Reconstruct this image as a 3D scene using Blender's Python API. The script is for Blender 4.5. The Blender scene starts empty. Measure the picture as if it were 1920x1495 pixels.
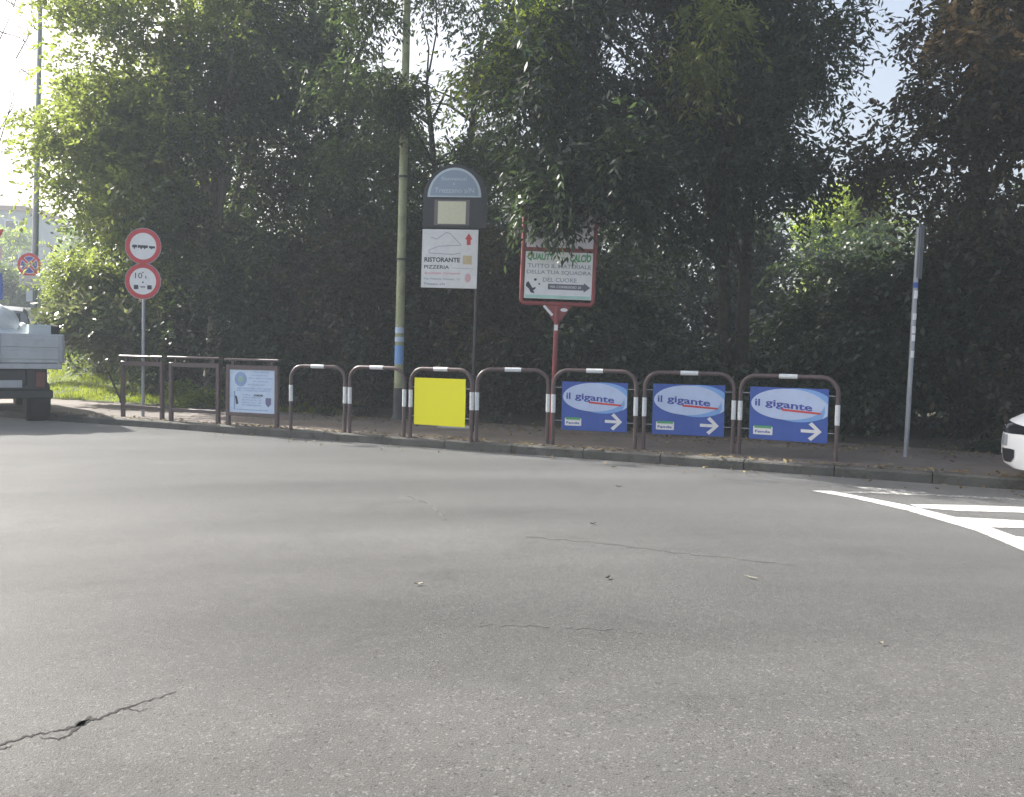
import bpy, math, random
import numpy as np
from mathutils import Matrix, Vector
R = math.radians
sc = bpy.context.scene
COL = sc.collection

# ------------------------------------------------------------------ camera
CAM_H, F, CX, CY = 1.3, 1700.0, 960.0, 747.5
PITCH, ROLL = math.atan(83.5 / F), R(1.15)
_f = Vector((0, math.cos(PITCH), -math.sin(PITCH)))
_r0, _u0 = Vector((1, 0, 0)), Vector((0, math.sin(PITCH), math.cos(PITCH)))
_r = _r0 * math.cos(ROLL) + _u0 * math.sin(ROLL)
_u = _u0 * math.cos(ROLL) - _r0 * math.sin(ROLL)
CAM = Vector((0, 0, CAM_H))
cd = bpy.data.cameras.new("camera"); cam = bpy.data.objects.new("camera", cd); COL.objects.link(cam)
cd.sensor_fit = 'HORIZONTAL'; cd.sensor_width = 36; cd.lens = 36 * F / 1920
cd.clip_start = 0.05; cd.clip_end = 3000
m = Matrix((( _r.x, _u.x, -_f.x, 0), (_r.y, _u.y, -_f.y, 0), (_r.z, _u.z, -_f.z, CAM_H), (0, 0, 0, 1)))
cam.matrix_world = m
sc.camera = cam

def ray(px, py):
    return _f + _r * ((px - CX) / F) - _u * ((py - CY) / F)
def G(px, py, z=0.0):
    d = ray(px, py); t = (z - CAM_H) / d.z
    return CAM + d * t
def AT(px, py, D):
    d = ray(px, py); return CAM + d * (D / d.y)

# ------------------------------------------------------------------ light
SUN_AZ, SUN_EL = R(56), R(37)     # azimuth measured from +Y towards -X
sdir = Vector((-math.sin(SUN_AZ) * math.cos(SUN_EL), math.cos(SUN_AZ) * math.cos(SUN_EL), math.sin(SUN_EL)))
w = bpy.data.worlds.new("World"); sc.world = w; w.use_nodes = True
nt = w.node_tree; nt.nodes.clear()
sky = nt.nodes.new('ShaderNodeTexSky'); sky.sky_type = 'NISHITA'; sky.sun_disc = False
sky.sun_elevation = SUN_EL; sky.sun_rotation = -SUN_AZ
sky.dust_density = 7.0; sky.air_density = 1.0; sky.ozone_density = 1.5
bg = nt.nodes.new('ShaderNodeBackground'); bg.inputs['Strength'].default_value = 0.10
wo = nt.nodes.new('ShaderNodeOutputWorld')
skh = nt.nodes.new('ShaderNodeHueSaturation'); skh.inputs['Saturation'].default_value = 0.80   # thin veil of high cloud
nt.links.new(sky.outputs[0], skh.inputs['Color']); nt.links.new(skh.outputs[0], bg.inputs[0]); nt.links.new(bg.outputs[0], wo.inputs[0])
sl = bpy.data.lights.new("sun", 'SUN'); so = bpy.data.objects.new("sun", sl); COL.objects.link(so)
sl.energy = 5.0; sl.angle = R(0.5); sl.color = (1.0, 0.96, 0.90)
so.rotation_euler = sdir.to_track_quat('Z', 'Y').to_euler()
so.location = (-30, 20, 30)
sc.view_settings.view_transform = 'Standard'; sc.view_settings.look = 'None'
sc.view_settings.exposure = 1.4; sc.view_settings.gamma = 1.0
sc.cycles.volume_bounces = 0; sc.cycles.max_bounces = 7
sc.cycles.transparent_max_bounces = 8

# ------------------------------------------------------------------ helpers
def tag(o, label=None, cat=None, group=None, kind=None):
    if label: o['label'] = label
    if cat: o['category'] = cat
    if group: o['group'] = group
    if kind: o['kind'] = kind
    return o
def thing(name, label, cat, loc=(0, 0, 0), rz=0.0, group=None, tilt=(0, 0)):
    o = bpy.data.objects.new(name, None); COL.objects.link(o)
    o.empty_display_size = 0.2
    o.location = loc; o.rotation_euler = (tilt[0], tilt[1], rz)
    return tag(o, label, cat, group)

class MB:
    def __init__(s): s.v = []; s.f = []
    def add(s, vs, fs):
        b = len(s.v); s.v += [tuple(p) for p in vs]; s.f += [tuple(b + i for i in f) for f in fs]; return s
    def box(s, x0, x1, y0, y1, z0, z1, bev=0.0):
        if bev <= 0:
            return s.add([(x0,y0,z0),(x1,y0,z0),(x1,y1,z0),(x0,y1,z0),(x0,y0,z1),(x1,y0,z1),(x1,y1,z1),(x0,y1,z1)],
                     [(0,3,2,1),(4,5,6,7),(0,1,5,4),(1,2,6,5),(2,3,7,6),(3,0,4,7)])
        b = bev; vs = []; idx = {}
        for sx in (0, 1):
            for sy in (0, 1):
                for sz in (0, 1):
                    X = (x0, x1)[sx]; Y = (y0, y1)[sy]; Z = (z0, z1)[sz]
                    ix = X + (b if sx == 0 else -b); iy = Y + (b if sy == 0 else -b); iz = Z + (b if sz == 0 else -b)
                    idx[sx,sy,sz] = len(vs); vs += [(X, iy, iz), (ix, Y, iz), (ix, iy, Z)]
        I = lambda a, k: idx[a] + k
        fs = []
        for k, (a, c) in enumerate(((1, 2), (0, 2), (0, 1))):
            for sgn in (0, 1):
                q = []
                for (p, r) in ((0,0),(1,0),(1,1),(0,1)):
                    t = [0,0,0]; t[k] = sgn; t[a] = p; t[c] = r; q.append(I(tuple(t), k))
                fs.append(q)
        for k in range(3):
            a, c = [i for i in range(3) if i != k]
            for p in (0, 1):
                for r in (0, 1):
                    t0 = [0,0,0]; t0[a] = p; t0[c] = r; t1 = list(t0); t1[k] = 1
                    fs.append([I(tuple(t0), a), I(tuple(t1), a), I(tuple(t1), c), I(tuple(t0), c)])
        for key in idx: fs.append([idx[key], idx[key]+1, idx[key]+2])
        return s.add(vs, fs)
    def tube(s, pts, rad, n=10, caps=True):
        pts = [Vector(p) for p in pts]; k = len(pts)
        rr = rad if isinstance(rad, (list, tuple)) else [rad] * k
        vs = []; prev = None
        for i, p in enumerate(pts):
            t = (pts[min(i+1, k-1)] - pts[max(i-1, 0)]).normalized()
            if prev is None:
                a = Vector((0, 0, 1)) if abs(t.z) < 0.9 else Vector((1, 0, 0))
                prev = t.cross(a).normalized()
            nrm = (prev - t * prev.dot(t)).normalized(); prev = nrm; bn = t.cross(nrm)
            for j in range(n):
                an = 2 * math.pi * j / n
                vs.append(p + (nrm * math.cos(an) + bn * math.sin(an)) * rr[i])
        fs = [(i*n+j, i*n+(j+1) % n, (i+1)*n+(j+1) % n, (i+1)*n+j) for i in range(k-1) for j in range(n)]
        if caps: fs += [tuple(range(n-1, -1, -1)), tuple((k-1)*n + j for j in range(n))]
        return s.add(vs, fs)
    def cyl(s, p0, p1, r0, r1=None, n=16): return s.tube([p0, p1], [r0, r0 if r1 is None else r1], n)
    def prism(s, poly, y0, y1):            # poly in (x,z), extruded in y
        n = len(poly)
        vs = [(x, y0, z) for x, z in poly] + [(x, y1, z) for x, z in poly]
        return s.add(vs, [tuple(range(n)), tuple(range(2*n-1, n-1, -1))] + [(i, n+i, n+(i+1) % n, (i+1) % n) for i in range(n)])
    def flat(s, poly, y): return s.add([(x, y, z) for x, z in poly], [tuple(range(len(poly)))])
    def sheet(s, poly, z): return s.add([(p[0], p[1], z) for p in poly], [tuple(range(len(poly)))])
    def ring(s, cx, cz, r0, r1, y, n=40):
        vs = []
        for i in range(n):
            a = 2*math.pi*i/n
            vs += [(cx+r0*math.cos(a), y, cz+r0*math.sin(a)), (cx+r1*math.cos(a), y, cz+r1*math.sin(a))]
        return s.add(vs, [(2*i, 2*i+1, (2*i+3) % (2*n), (2*i+2) % (2*n)) for i in range(n)])
    def grid(s, rows):
        nr, nc = len(rows), len(rows[0])
        return s.add([p for r in rows for p in r], [(i*nc+j, i*nc+j+1, (i+1)*nc+j+1, (i+1)*nc+j) for i in range(nr-1) for j in range(nc-1)])
    def build(s, name, mt, parent=None, smooth=False, label=None, loc=None):
        me = bpy.data.meshes.new(name); me.from_pydata(s.v, [], s.f); me.update()
        if mt: me.materials.append(mt)
        if smooth:
            for p in me.polygons: p.use_smooth = True
            try: me.set_sharp_from_angle(angle=R(40))
            except Exception: pass
        o = bpy.data.objects.new(name, me); COL.objects.link(o)
        if parent: o.parent = parent
        if loc: o.location = loc
        if label: o['label'] = label
        return o

def ell(cx, cz, rx, rz, n=36, a0=0, a1=360):
    return [(cx + rx*math.cos(R(a0+(a1-a0)*i/n)), cz + rz*math.sin(R(a0+(a1-a0)*i/n))) for i in range(n if a1-a0 >= 360 else n+1)]
def rrect(x0, x1, z0, z1, r, n=6):
    out = []
    for cx, cz, a in ((x1-r, z1-r, 0), (x0+r, z1-r, 90), (x0+r, z0+r, 180), (x1-r, z0+r, 270)):
        out += [(cx + r*math.cos(R(a+90*i/n)), cz + r*math.sin(R(a+90*i/n))) for i in range(n+1)]
    return out
def line2(p, q, wd):
    dx, dz = q[0]-p[0], q[1]-p[1]; L = math.hypot(dx, dz); nx, nz = -dz/L*wd/2, dx/L*wd/2
    return [(p[0]-nx, p[1]-nz), (q[0]-nx, q[1]-nz), (q[0]+nx, q[1]+nz), (p[0]+nx, p[1]+nz)]

_tc = {}
def lettering(mb, text, x0, z0, wd, ht, y, bold=0.0, shear=0.0, skew=0.0):
    key = (text, bold, shear)
    if key not in _tc:
        cu = bpy.data.curves.new("t", 'FONT'); cu.body = text; cu.offset = bold; cu.shear = shear; cu.resolution_u = 3
        ob = bpy.data.objects.new("t", cu)
        me = bpy.data.meshes.new_from_object(ob)
        vs = [(v.co.x, v.co.y) for v in me.vertices]; fs = [tuple(p.vertices) for p in me.polygons]
        bpy.data.objects.remove(ob); bpy.data.curves.remove(cu); bpy.data.meshes.remove(me)
        _tc[key] = (vs, fs)
    vs, fs = _tc[key]
    xa = min(v[0] for v in vs); xb = max(v[0] for v in vs); za = min(v[1] for v in vs); zb = max(v[1] for v in vs)
    kx, kz = wd/(xb-xa), ht/(zb-za)
    mb.add([(x0+(a-xa)*kx, y, z0+(b-za)*kz + skew*(a-xa)*kx) for a, b in vs], fs)
    return mb

def LT(parent, mt, *args):
    for a_ in args: lettering(MB_ := MB(), *a_); MB_.build("lettering", mt, parent)

# ------------------------------------------------------------------ materials
def M(name, col, rough=0.6, metal=0.0, var=0.12, vscale=4.0, bump=0.0, bscale=60.0, dirt=None, spec=0.5):
    mt = bpy.data.materials.new(name); mt.use_nodes = True; n = mt.node_tree; b = n.nodes['Principled BSDF']
    b.inputs['Roughness'].default_value = rough; b.inputs['Metallic'].default_value = metal
    b.inputs['Specular IOR Level'].default_value = spec
    tc = n.nodes.new('ShaderNodeTexCoord')
    nz = n.nodes.new('ShaderNodeTexNoise'); nz.inputs['Scale'].default_value = vscale; nz.inputs['Detail'].default_value = 6
    n.links.new(tc.outputs['Object'], nz.inputs['Vector'])
    mr = n.nodes.new('ShaderNodeMapRange'); mr.inputs[1].default_value = 0.3; mr.inputs[2].default_value = 0.7
    mr.inputs[3].default_value = 1-var; mr.inputs[4].default_value = 1+var
    n.links.new(nz.outputs[0], mr.inputs[0])
    hs = n.nodes.new('ShaderNodeHueSaturation'); hs.inputs['Color'].default_value = (*col, 1)
    n.links.new(mr.outputs[0], hs.inputs['Value'])
    out = hs.outputs[0]
    if dirt:
        nd = n.nodes.new('ShaderNodeTexNoise'); nd.inputs['Scale'].default_value = vscale*2.3; nd.inputs['Detail'].default_value = 8; nd.inputs['Roughness'].default_value = .7
        n.links.new(tc.outputs['Object'], nd.inputs['Vector'])
        r2 = n.nodes.new('ShaderNodeMapRange'); r2.inputs[1].default_value = 0.52; r2.inputs[2].default_value = 0.68; r2.inputs[4].default_value = dirt[1]
        n.links.new(nd.outputs[0], r2.inputs[0])
        mx = n.nodes.new('ShaderNodeMix'); mx.data_type = 'RGBA'; mx.inputs[7].default_value = (*dirt[0], 1)
        n.links.new(r2.outputs[0], mx.inputs[0]); n.links.new(out, mx.inputs[6]); out = mx.outputs[2]
    n.links.new(out, b.inputs['Base Color'])
    if bump:
        nb = n.nodes.new('ShaderNodeTexNoise'); nb.inputs['Scale'].default_value = bscale; nb.inputs['Detail'].default_value = 4
        n.links.new(tc.outputs['Object'], nb.inputs['Vector'])
        bp = n.nodes.new('ShaderNodeBump'); bp.inputs['Strength'].default_value = bump; bp.inputs['Distance'].default_value = 0.02
        n.links.new(nb.outputs[0], bp.inputs['Height']); n.links.new(bp.outputs[0], b.inputs['Normal'])
    return mt

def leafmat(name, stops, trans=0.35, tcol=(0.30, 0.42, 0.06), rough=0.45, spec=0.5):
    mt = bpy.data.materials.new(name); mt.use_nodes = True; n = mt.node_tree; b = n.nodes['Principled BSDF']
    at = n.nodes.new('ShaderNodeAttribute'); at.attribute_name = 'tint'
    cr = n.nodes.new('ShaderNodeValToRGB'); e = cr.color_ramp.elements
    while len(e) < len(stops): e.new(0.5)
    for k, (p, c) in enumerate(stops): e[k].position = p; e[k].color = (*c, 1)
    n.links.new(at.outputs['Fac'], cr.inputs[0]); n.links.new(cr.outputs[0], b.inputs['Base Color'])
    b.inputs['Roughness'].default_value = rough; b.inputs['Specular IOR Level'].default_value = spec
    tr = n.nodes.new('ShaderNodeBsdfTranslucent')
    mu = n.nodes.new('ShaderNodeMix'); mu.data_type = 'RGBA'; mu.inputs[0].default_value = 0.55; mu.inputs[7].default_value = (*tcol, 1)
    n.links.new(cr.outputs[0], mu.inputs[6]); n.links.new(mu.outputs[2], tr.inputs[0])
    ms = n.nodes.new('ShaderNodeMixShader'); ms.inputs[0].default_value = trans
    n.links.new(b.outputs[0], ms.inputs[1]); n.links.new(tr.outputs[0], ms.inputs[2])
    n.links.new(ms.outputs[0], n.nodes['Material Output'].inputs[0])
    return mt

def asphalt():
    mt = bpy.data.materials.new("asphalt"); mt.use_nodes = True; n = mt.node_tree; b = n.nodes['Principled BSDF']
    tc = n.nodes.new('ShaderNodeTexCoord')
    def noise(scale, det=4, rg=.55, vec=None, dist=0.0):
        z = n.nodes.new('ShaderNodeTexNoise'); z.inputs['Scale'].default_value = scale; z.inputs['Detail'].default_value = det; z.inputs['Roughness'].default_value = rg
        z.inputs['Distortion'].default_value = dist
        n.links.new(vec or tc.outputs['Object'], z.inputs['Vector']); return z.outputs[0]
    def mr(x, a, c, lo, hi):
        k = n.nodes.new('ShaderNodeMapRange'); k.inputs[1].default_value = a; k.inputs[2].default_value = c; k.inputs[3].default_value = lo; k.inputs[4].default_value = hi
        n.links.new(x, k.inputs[0]); return k.outputs[0]
    def mul(a, c):
        k = n.nodes.new('ShaderNodeMath'); k.operation = 'MULTIPLY'; n.links.new(a, k.inputs[0]); n.links.new(c, k.inputs[1]); return k.outputs[0]
    mp = n.nodes.new('ShaderNodeMapping'); mp.inputs['Rotation'].default_value[2] = R(-12); mp.inputs['Scale'].default_value = (0.11, 0.5, 1)
    n.links.new(tc.outputs['Object'], mp.inputs[0])
    big = mr(noise(0.28, 4), .35, .65, .84, 1.10)
    swathe = mr(noise(0.9, 3, .5, mp.outputs[0]), .38, .62, .78, 1.12)
    mid = mr(noise(9, 5, .6), .3, .7, .93, 1.07)
    g = mr(noise(150, 2, .6), .35, .65, .78, 1.22)
    vo = n.nodes.new('ShaderNodeTexVoronoi'); vo.inputs['Scale'].default_value = 105; n.links.new(tc.outputs['Object'], vo.inputs['Vector'])
    sep = n.nodes.new('ShaderNodeSeparateColor'); n.links.new(vo.outputs['Color'], sep.inputs[0])
    stones = mr(sep.outputs[0], .86, 1.0, 1.0, 1.75)
    dark = mr(sep.outputs[1], .90, 1.0, 1.0, .55)
    # wheel paths polished along the curve of the turn, and old oil and water stains
    vs = n.nodes.new('ShaderNodeVectorMath'); vs.operation = 'DISTANCE'; vs.inputs[1].default_value = (2.5, -4.0, 0); n.links.new(tc.outputs['Object'], vs.inputs[0])
    wn = n.nodes.new('ShaderNodeTexNoise'); wn.noise_dimensions = '1D'; wn.inputs['Scale'].default_value = 0.62; wn.inputs['Detail'].default_value = 2.5; n.links.new(vs.outputs['Value'], wn.inputs['W'])
    paths = mr(wn.outputs[0], .36, .64, .84, 1.12)
    stain = mr(noise(1.3, 7, .68, None, .6), .54, .72, 1.0, .74)
    v = mul(mul(mul(mul(big, swathe), mul(paths, stain)), mid), mul(mul(g, stones), dark))
    hs = n.nodes.new('ShaderNodeHueSaturation'); hs.inputs['Color'].default_value = (0.078, 0.078, 0.0750, 1)
    n.links.new(v, hs.inputs['Value']); n.links.new(hs.outputs[0], b.inputs['Base Color'])
    b.inputs['Roughness'].default_value = 0.66; b.inputs['Specular IOR Level'].default_value = 0.12; b.inputs['Sheen Weight'].default_value = 0.40; b.inputs['Sheen Roughness'].default_value = 0.24
    bp = n.nodes.new('ShaderNodeBump'); bp.inputs['Strength'].default_value = 0.55; bp.inputs['Distance'].default_value = 0.006
    n.links.new(noise(110, 3, .7), bp.inputs['Height']); n.links.new(bp.outputs[0], b.inputs['Normal'])
    return mt

def paintmat(name, lo=.48, hi=.66, wear=.75):
    mt = M(name, (0.58, 0.58, 0.55), 0.7, var=.06, vscale=3)
    n = mt.node_tree; tc = n.nodes.new('ShaderNodeTexCoord')
    z = n.nodes.new('ShaderNodeTexNoise'); z.inputs['Scale'].default_value = 14; z.inputs['Detail'].default_value = 8; z.inputs['Roughness'].default_value = .75
    n.links.new(tc.outputs['Object'], z.inputs['Vector'])
    k = n.nodes.new('ShaderNodeMapRange'); k.inputs[1].default_value = lo; k.inputs[2].default_value = hi; k.inputs[3].default_value = 0; k.inputs[4].default_value = wear
    n.links.new(z.outputs[0], k.inputs[0])
    tr = n.nodes.new('ShaderNodeBsdfTransparent'); ms = n.nodes.new('ShaderNodeMixShader')
    n.links.new(k.outputs[0], ms.inputs[0]); n.links.new(n.nodes['Principled BSDF'].outputs[0], ms.inputs[1]); n.links.new(tr.outputs[0], ms.inputs[2])
    n.links.new(ms.outputs[0], n.nodes['Material Output'].inputs[0])
    return mt

mt_asph = asphalt()
mt_pave = M("pavement_asphalt", (0.145, 0.126, 0.113), .85, var=.18, vscale=1.5, bump=.4, bscale=70, dirt=((.10, .09, .06), .6))
mt_kerb = M("kerb_concrete", (0.105, 0.10, 0.088), .9, var=.3, vscale=2.2, bump=.6, bscale=40, dirt=((.045, .05, .03), .85))
mt_lawn = M("lawn_soil", (0.075, 0.105, 0.03), .95, var=.3, vscale=1.2, bump=.6, bscale=30, dirt=((.14, .12, .05), .6))
mt_soil = M("litter_soil", (0.060, 0.052, 0.036), .95, var=.35, vscale=2.0, bump=.8, bscale=25, dirt=((.045, .055, .025), .6))
mt_ground = M("far_ground", (0.09, 0.10, 0.05), .95, var=.3, vscale=.05)
mt_paint = paintmat("road_paint")
mt_worn = paintmat("worn_road_paint", .38, .55, .85)
mt_brown = M("brown_paint", (0.105, 0.072, 0.072), .42, var=.15, vscale=6, dirt=((.16, .13, .11), .35))
mt_bandw = M("reflective_white", (0.78, 0.80, 0.80), .35, var=.06, vscale=20, dirt=((.4, .4, .36), .5))
mt_galv = M("galvanised", (0.36, 0.38, 0.41), .42, metal=.55, var=.12, vscale=9)
mt_polegreen = M("faded_green_paint", (0.40, 0.43, 0.25), .6, var=.16, vscale=5, dirt=((.22, .21, .12), .6))
mt_poledark = M("pole_grime", (0.10, 0.10, 0.10), .8, var=.2)
mt_lamp = M("lamp_pole_paint", (0.34, 0.38, 0.40), .5, metal=.3, var=.1)
mt_black = M("black_paint", (0.018, 0.018, 0.022), .4, var=.2)
mt_rubber = M("rubber", (0.022, 0.022, 0.024), .85, var=.2)
mt_red = M("sign_red", (0.55, 0.045, 0.055), .4, var=.08, vscale=12)
mt_frred = M("frame_red", (0.27, 0.055, 0.055), .45, var=.2, vscale=8, dirt=((.2, .07, .06), .5))
mt_white = M("sign_white", (0.80, 0.80, 0.80), .35, var=.05, vscale=8, dirt=((.6, .6, .56), .4))
mt_pinkish = M("panel_white_pink", (0.80, 0.74, 0.80), .35, var=.05, vscale=8)
mt_blue = M("panel_blue", (0.038, 0.098, 0.40), .38, var=.10, vscale=3, dirt=((.10, .13, .36), .35))
mt_oval = M("oval_pale_blue", (0.52, 0.62, 0.84), .4, var=.07, vscale=4, dirt=((.42, .48, .60), .35))
mt_ltblue = M("panel_light_blue", (0.22, 0.42, 0.78), .35, var=.05)
mt_ink = M("ink_dark", (0.03, 0.035, 0.05), .5, var=.1)
mt_inkblue = M("ink_blue", (0.05, 0.07, 0.36), .5, var=.1)
mt_inkred = M("ink_red", (0.62, 0.06, 0.06), .5, var=.1)
mt_inkpink = M("ink_pink", (0.70, 0.30, 0.38), .5, var=.1)
mt_inkgreen = M("ink_green", (0.09, 0.36, 0.14), .5, var=.1)
mt_inkgrey = M("ink_grey", (0.30, 0.33, 0.38), .5, var=.1)
mt_mint = M("mint", (0.42, 0.66, 0.58), .5, var=.1)
mt_cream = M("cream_notice", (0.72, 0.72, 0.52), .5, var=.06, vscale=30, dirt=((.5, .5, .36), .5))
mt_yellow = M("yellow_overlay_panel", (1.0, 0.93, 0.0), .4, var=.0)
mt_town = M("town_sign_grey_blue", (0.30, 0.37, 0.47), .4, var=.06)
mt_townrim = M("town_sign_rim", (0.55, 0.64, 0.68), .4, var=.05)
mt_noticeblue = M("notice_pale_blue", (0.56, 0.68, 0.85), .4, var=.06, vscale=12)
mt_noticeink = M("notice_ink", (0.26, 0.38, 0.60), .5, var=.1)
mt_carwhite = M("car_white", (0.80, 0.82, 0.84), .25, var=.01)
mt_glass = M("dark_glass", (0.012, 0.014, 0.018), .08, var=.05)
mt_alum = M("bed_aluminium", (0.44, 0.47, 0.50), .45, metal=.35, var=.08, vscale=3, dirt=((.30, .31, .31), .5))
mt_bag = M("white_sack", (0.66, 0.70, 0.72), .4, var=.08, vscale=6, bump=.6, bscale=9)
mt_crate = M("pale_crate", (0.55, 0.62, 0.63), .5, var=.06)
mt_vangrey = M("van_grey", (0.16, 0.18, 0.21), .3, var=.03)
mt_vanblue = M("van_blue_grey", (0.36, 0.43, 0.52), .3, var=.03)
mt_lens = M("lamp_lens", (0.12, 0.02, 0.018), .2, var=.05)
mt_rim = M("wheel_metal", (0.35, 0.35, 0.36), .4, metal=.7, var=.08)
mt_bark = M("bark", (0.045, 0.038, 0.031), .9, var=.35, vscale=7, bump=1.0, bscale=22)
mt_barkpale = M("pale_bark", (0.20, 0.18, 0.15), .9, var=.3, vscale=7, bump=.8, bscale=22)
mt_stone = M("slab_concrete", (0.42, 0.42, 0.40), .8, var=.15, vscale=6)
mt_crack = M("crack_shadow", (0.012, 0.012, 0.012), .95, var=.2)
mt_seam = M("tar_seam", (0.058, 0.058, 0.055), .8, var=.3, vscale=9)
mt_wall = M("render_wall", (0.34, 0.36, 0.40), .9, var=.08, vscale=.4)
mt_roof = M("roof_tiles", (0.30, 0.14, 0.10), .8, var=.2)

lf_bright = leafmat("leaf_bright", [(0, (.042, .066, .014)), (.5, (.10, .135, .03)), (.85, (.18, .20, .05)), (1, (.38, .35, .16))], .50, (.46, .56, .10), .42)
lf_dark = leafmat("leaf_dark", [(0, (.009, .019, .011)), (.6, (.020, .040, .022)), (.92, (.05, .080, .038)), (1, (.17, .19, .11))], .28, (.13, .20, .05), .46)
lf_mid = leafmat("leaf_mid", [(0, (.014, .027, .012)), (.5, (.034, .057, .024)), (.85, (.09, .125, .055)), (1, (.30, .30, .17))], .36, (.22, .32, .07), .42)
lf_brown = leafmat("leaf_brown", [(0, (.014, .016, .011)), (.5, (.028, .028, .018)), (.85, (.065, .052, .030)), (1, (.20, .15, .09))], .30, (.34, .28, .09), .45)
lf_pale = leafmat("leaf_pale", [(0, (.04, .065, .022)), (.5, (.10, .13, .05)), (.85, (.22, .24, .11)), (1, (.46, .42, .26))], .30, (.36, .42, .12), .32, .7)
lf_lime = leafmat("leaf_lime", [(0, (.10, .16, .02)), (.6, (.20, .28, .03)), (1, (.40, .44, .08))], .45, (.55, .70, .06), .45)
lf_far = leafmat("leaf_far", [(0, (.035, .055, .018)), (1, (.14, .18, .05))], .3)
lf_dry = leafmat("leaf_dry", [(0, (.10, .065, .03)), (.6, (.20, .15, .07)), (1, (.34, .28, .15))], .15, (.4, .3, .1), .8, .2)
lf_grass = leafmat("grass_blade", [(0, (.08, .12, .010)), (.6, (.17, .22, .016)), (1, (.30, .30, .05))], .45, (.50, .60, .03), .6, .2)

# ------------------------------------------------------------------ ground frame along the kerb
K0 = Vector((0.0, 11.8, 0)); U = Vector((0.905, -0.425, 0)); N = Vector((0.425, 0.905, 0))
def P(s, d, z=0.0): q = K0 + U*s + N*d; return Vector((q.x, q.y, z))
def SD(p): q = Vector((p[0], p[1], 0)) - K0; return q.dot(U), q.dot(N)
ROWANG = math.atan2(U.y, U.x)
def sm(t): t = min(1, max(0, t)); return t*t*(3-2*t)
def bank(s, d):
    return 0.118 + 1.02*sm((d-2.85)/4.4)*sm((s+1.28*max(0, d-2.9)+13.7)/2.0)*(1-0.75*sm((s+4)/5))
def onbank(px, D):
    """point on the bank seen in pixel column px at depth D"""
    p = AT(px, 700, D); s, d = SD(p); return Vector((p.x, p.y, bank(s, d) if d > 2.85 else 0.118))

KC = [(-14.4, .18), (-15.3, .75), (-16.4, 1.7), (-18.2, 3.3), (-21.0, 5.8), (-26.0, 10.2), (-34.0, 17.2), (-60, 40)]
def kerb_s(d): return float(np.interp(d, [q[1] for q in KC], [q[0] for q in KC]))
g = MB(); g.add([(-900, -900, -.03), (900, -900, -.03), (900, 1500, -.03), (-900, 1500, -.03)], [(0, 1, 2, 3)])
tag(g.build("ground", mt_ground), kind='structure')
rd = MB()
poly = [(-160, -60), (160, -60)] + [tuple(P(160, 0)[:2])] + [tuple(P(-13.6, 0)[:2])] + [tuple(P(a_+.06, b_+.02)[:2]) for a_, b_ in KC] + [(-90, 160), (-160, 160)]
rd.sheet(poly, 0.0)
tag(rd.build("road", mt_asph), kind='structure')

# kerb: stones with joints, slight rounding; follows the corner on the far side of the pick-up
kpath = [(s, 0.0) for s in np.arange(24, -13.6, -1.0)] + KC
kb = MB()
rk = random.Random(4)
for (a, c) in zip(kpath[:-1], kpath[1:]):
    pa, pc = P(*a), P(*c); t = (pc-pa).normalized(); nn = Vector((t.y, -t.x, 0))      # away from the road
    if nn.dot(U) < 0 and nn.dot(N) < 0: nn = -nn
    if a[0] > -13 and nn.dot(N) < 0: nn = -nn
    L = (pc-pa).length; pa2 = pa + t*.006; pc2 = pc - t*.006; j = rk.uniform(-.004, .004)
    rows = []
    for q in (pa2, pc2):
        rows.append([Vector((q.x, q.y, 0))+nn*o+Vector((0, 0, z+(j if z > 0 else 0))) for o, z in ((0, -.02), (0.008, .095), (.022, .112), (.04, .118), (.15, .120), (.15, -.02))])
    kb.grid(rows)
tag(kb.build("kerb", mt_kerb), kind='structure')

pv = MB()
rows = []
for s in np.arange(-15.5, 24.1, .5):
    s = float(s); wob = .12*math.sin(s*2.1)+.08*math.sin(s*5.3+1)
    r0 = .15 if s > -13.4 else .15+(-13.4-s)*.8
    rows.append([P(s, r0, .114), P(s, 1.5, .122), P(s, 3.0+wob, .121), P(s, 3.3+wob, .09)])
pv.grid(rows)
tag(pv.build("pavement", mt_pave), kind='structure')
lw, sl_, vg = MB(), MB(), MB()
st = .3
for i in range(int((24+34.2)/st)):
    for j in range(int(14/st)):
        s0 = -34.2+i*st; d0 = 2.95+j*st
        if s0 < kerb_s(d0)+.35: continue
        c = [(s0, d0), (s0+st, d0), (s0+st, d0+st), (s0, d0+st)]
        q = [P(a, b, bank(a, b)+.012*math.sin(a*7)*math.cos(b*5)) for a, b in c]
        sp = s0+1.28*(d0-2.9)
        (sl_ if s0 > -5.2 + .5*math.sin(d0*3) else (lw if sp > -13.1+.3*math.sin(d0*4) else vg)).add(q, [(0, 1, 2, 3)])
tag(lw.build("lawn", mt_lawn, smooth=True), kind='structure')
tag(vg.build("dirt_verge", mt_pave, smooth=True), kind='structure')
tag(sl_.build("woodland_floor", mt_soil, smooth=True), kind='structure')
fl = MB()
fl.grid([[P(-26, 16.6, bank(-26, 16.6)-.01), P(0, 16.6, bank(0, 16.6)-.05), P(24, 16.6, bank(24, 16.6)-.05)], [P(-26, 120, .1), P(0, 120, .1), P(60, 120, .1)]])
tag(fl.build("field", mt_lawn), kind='structure')

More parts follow.
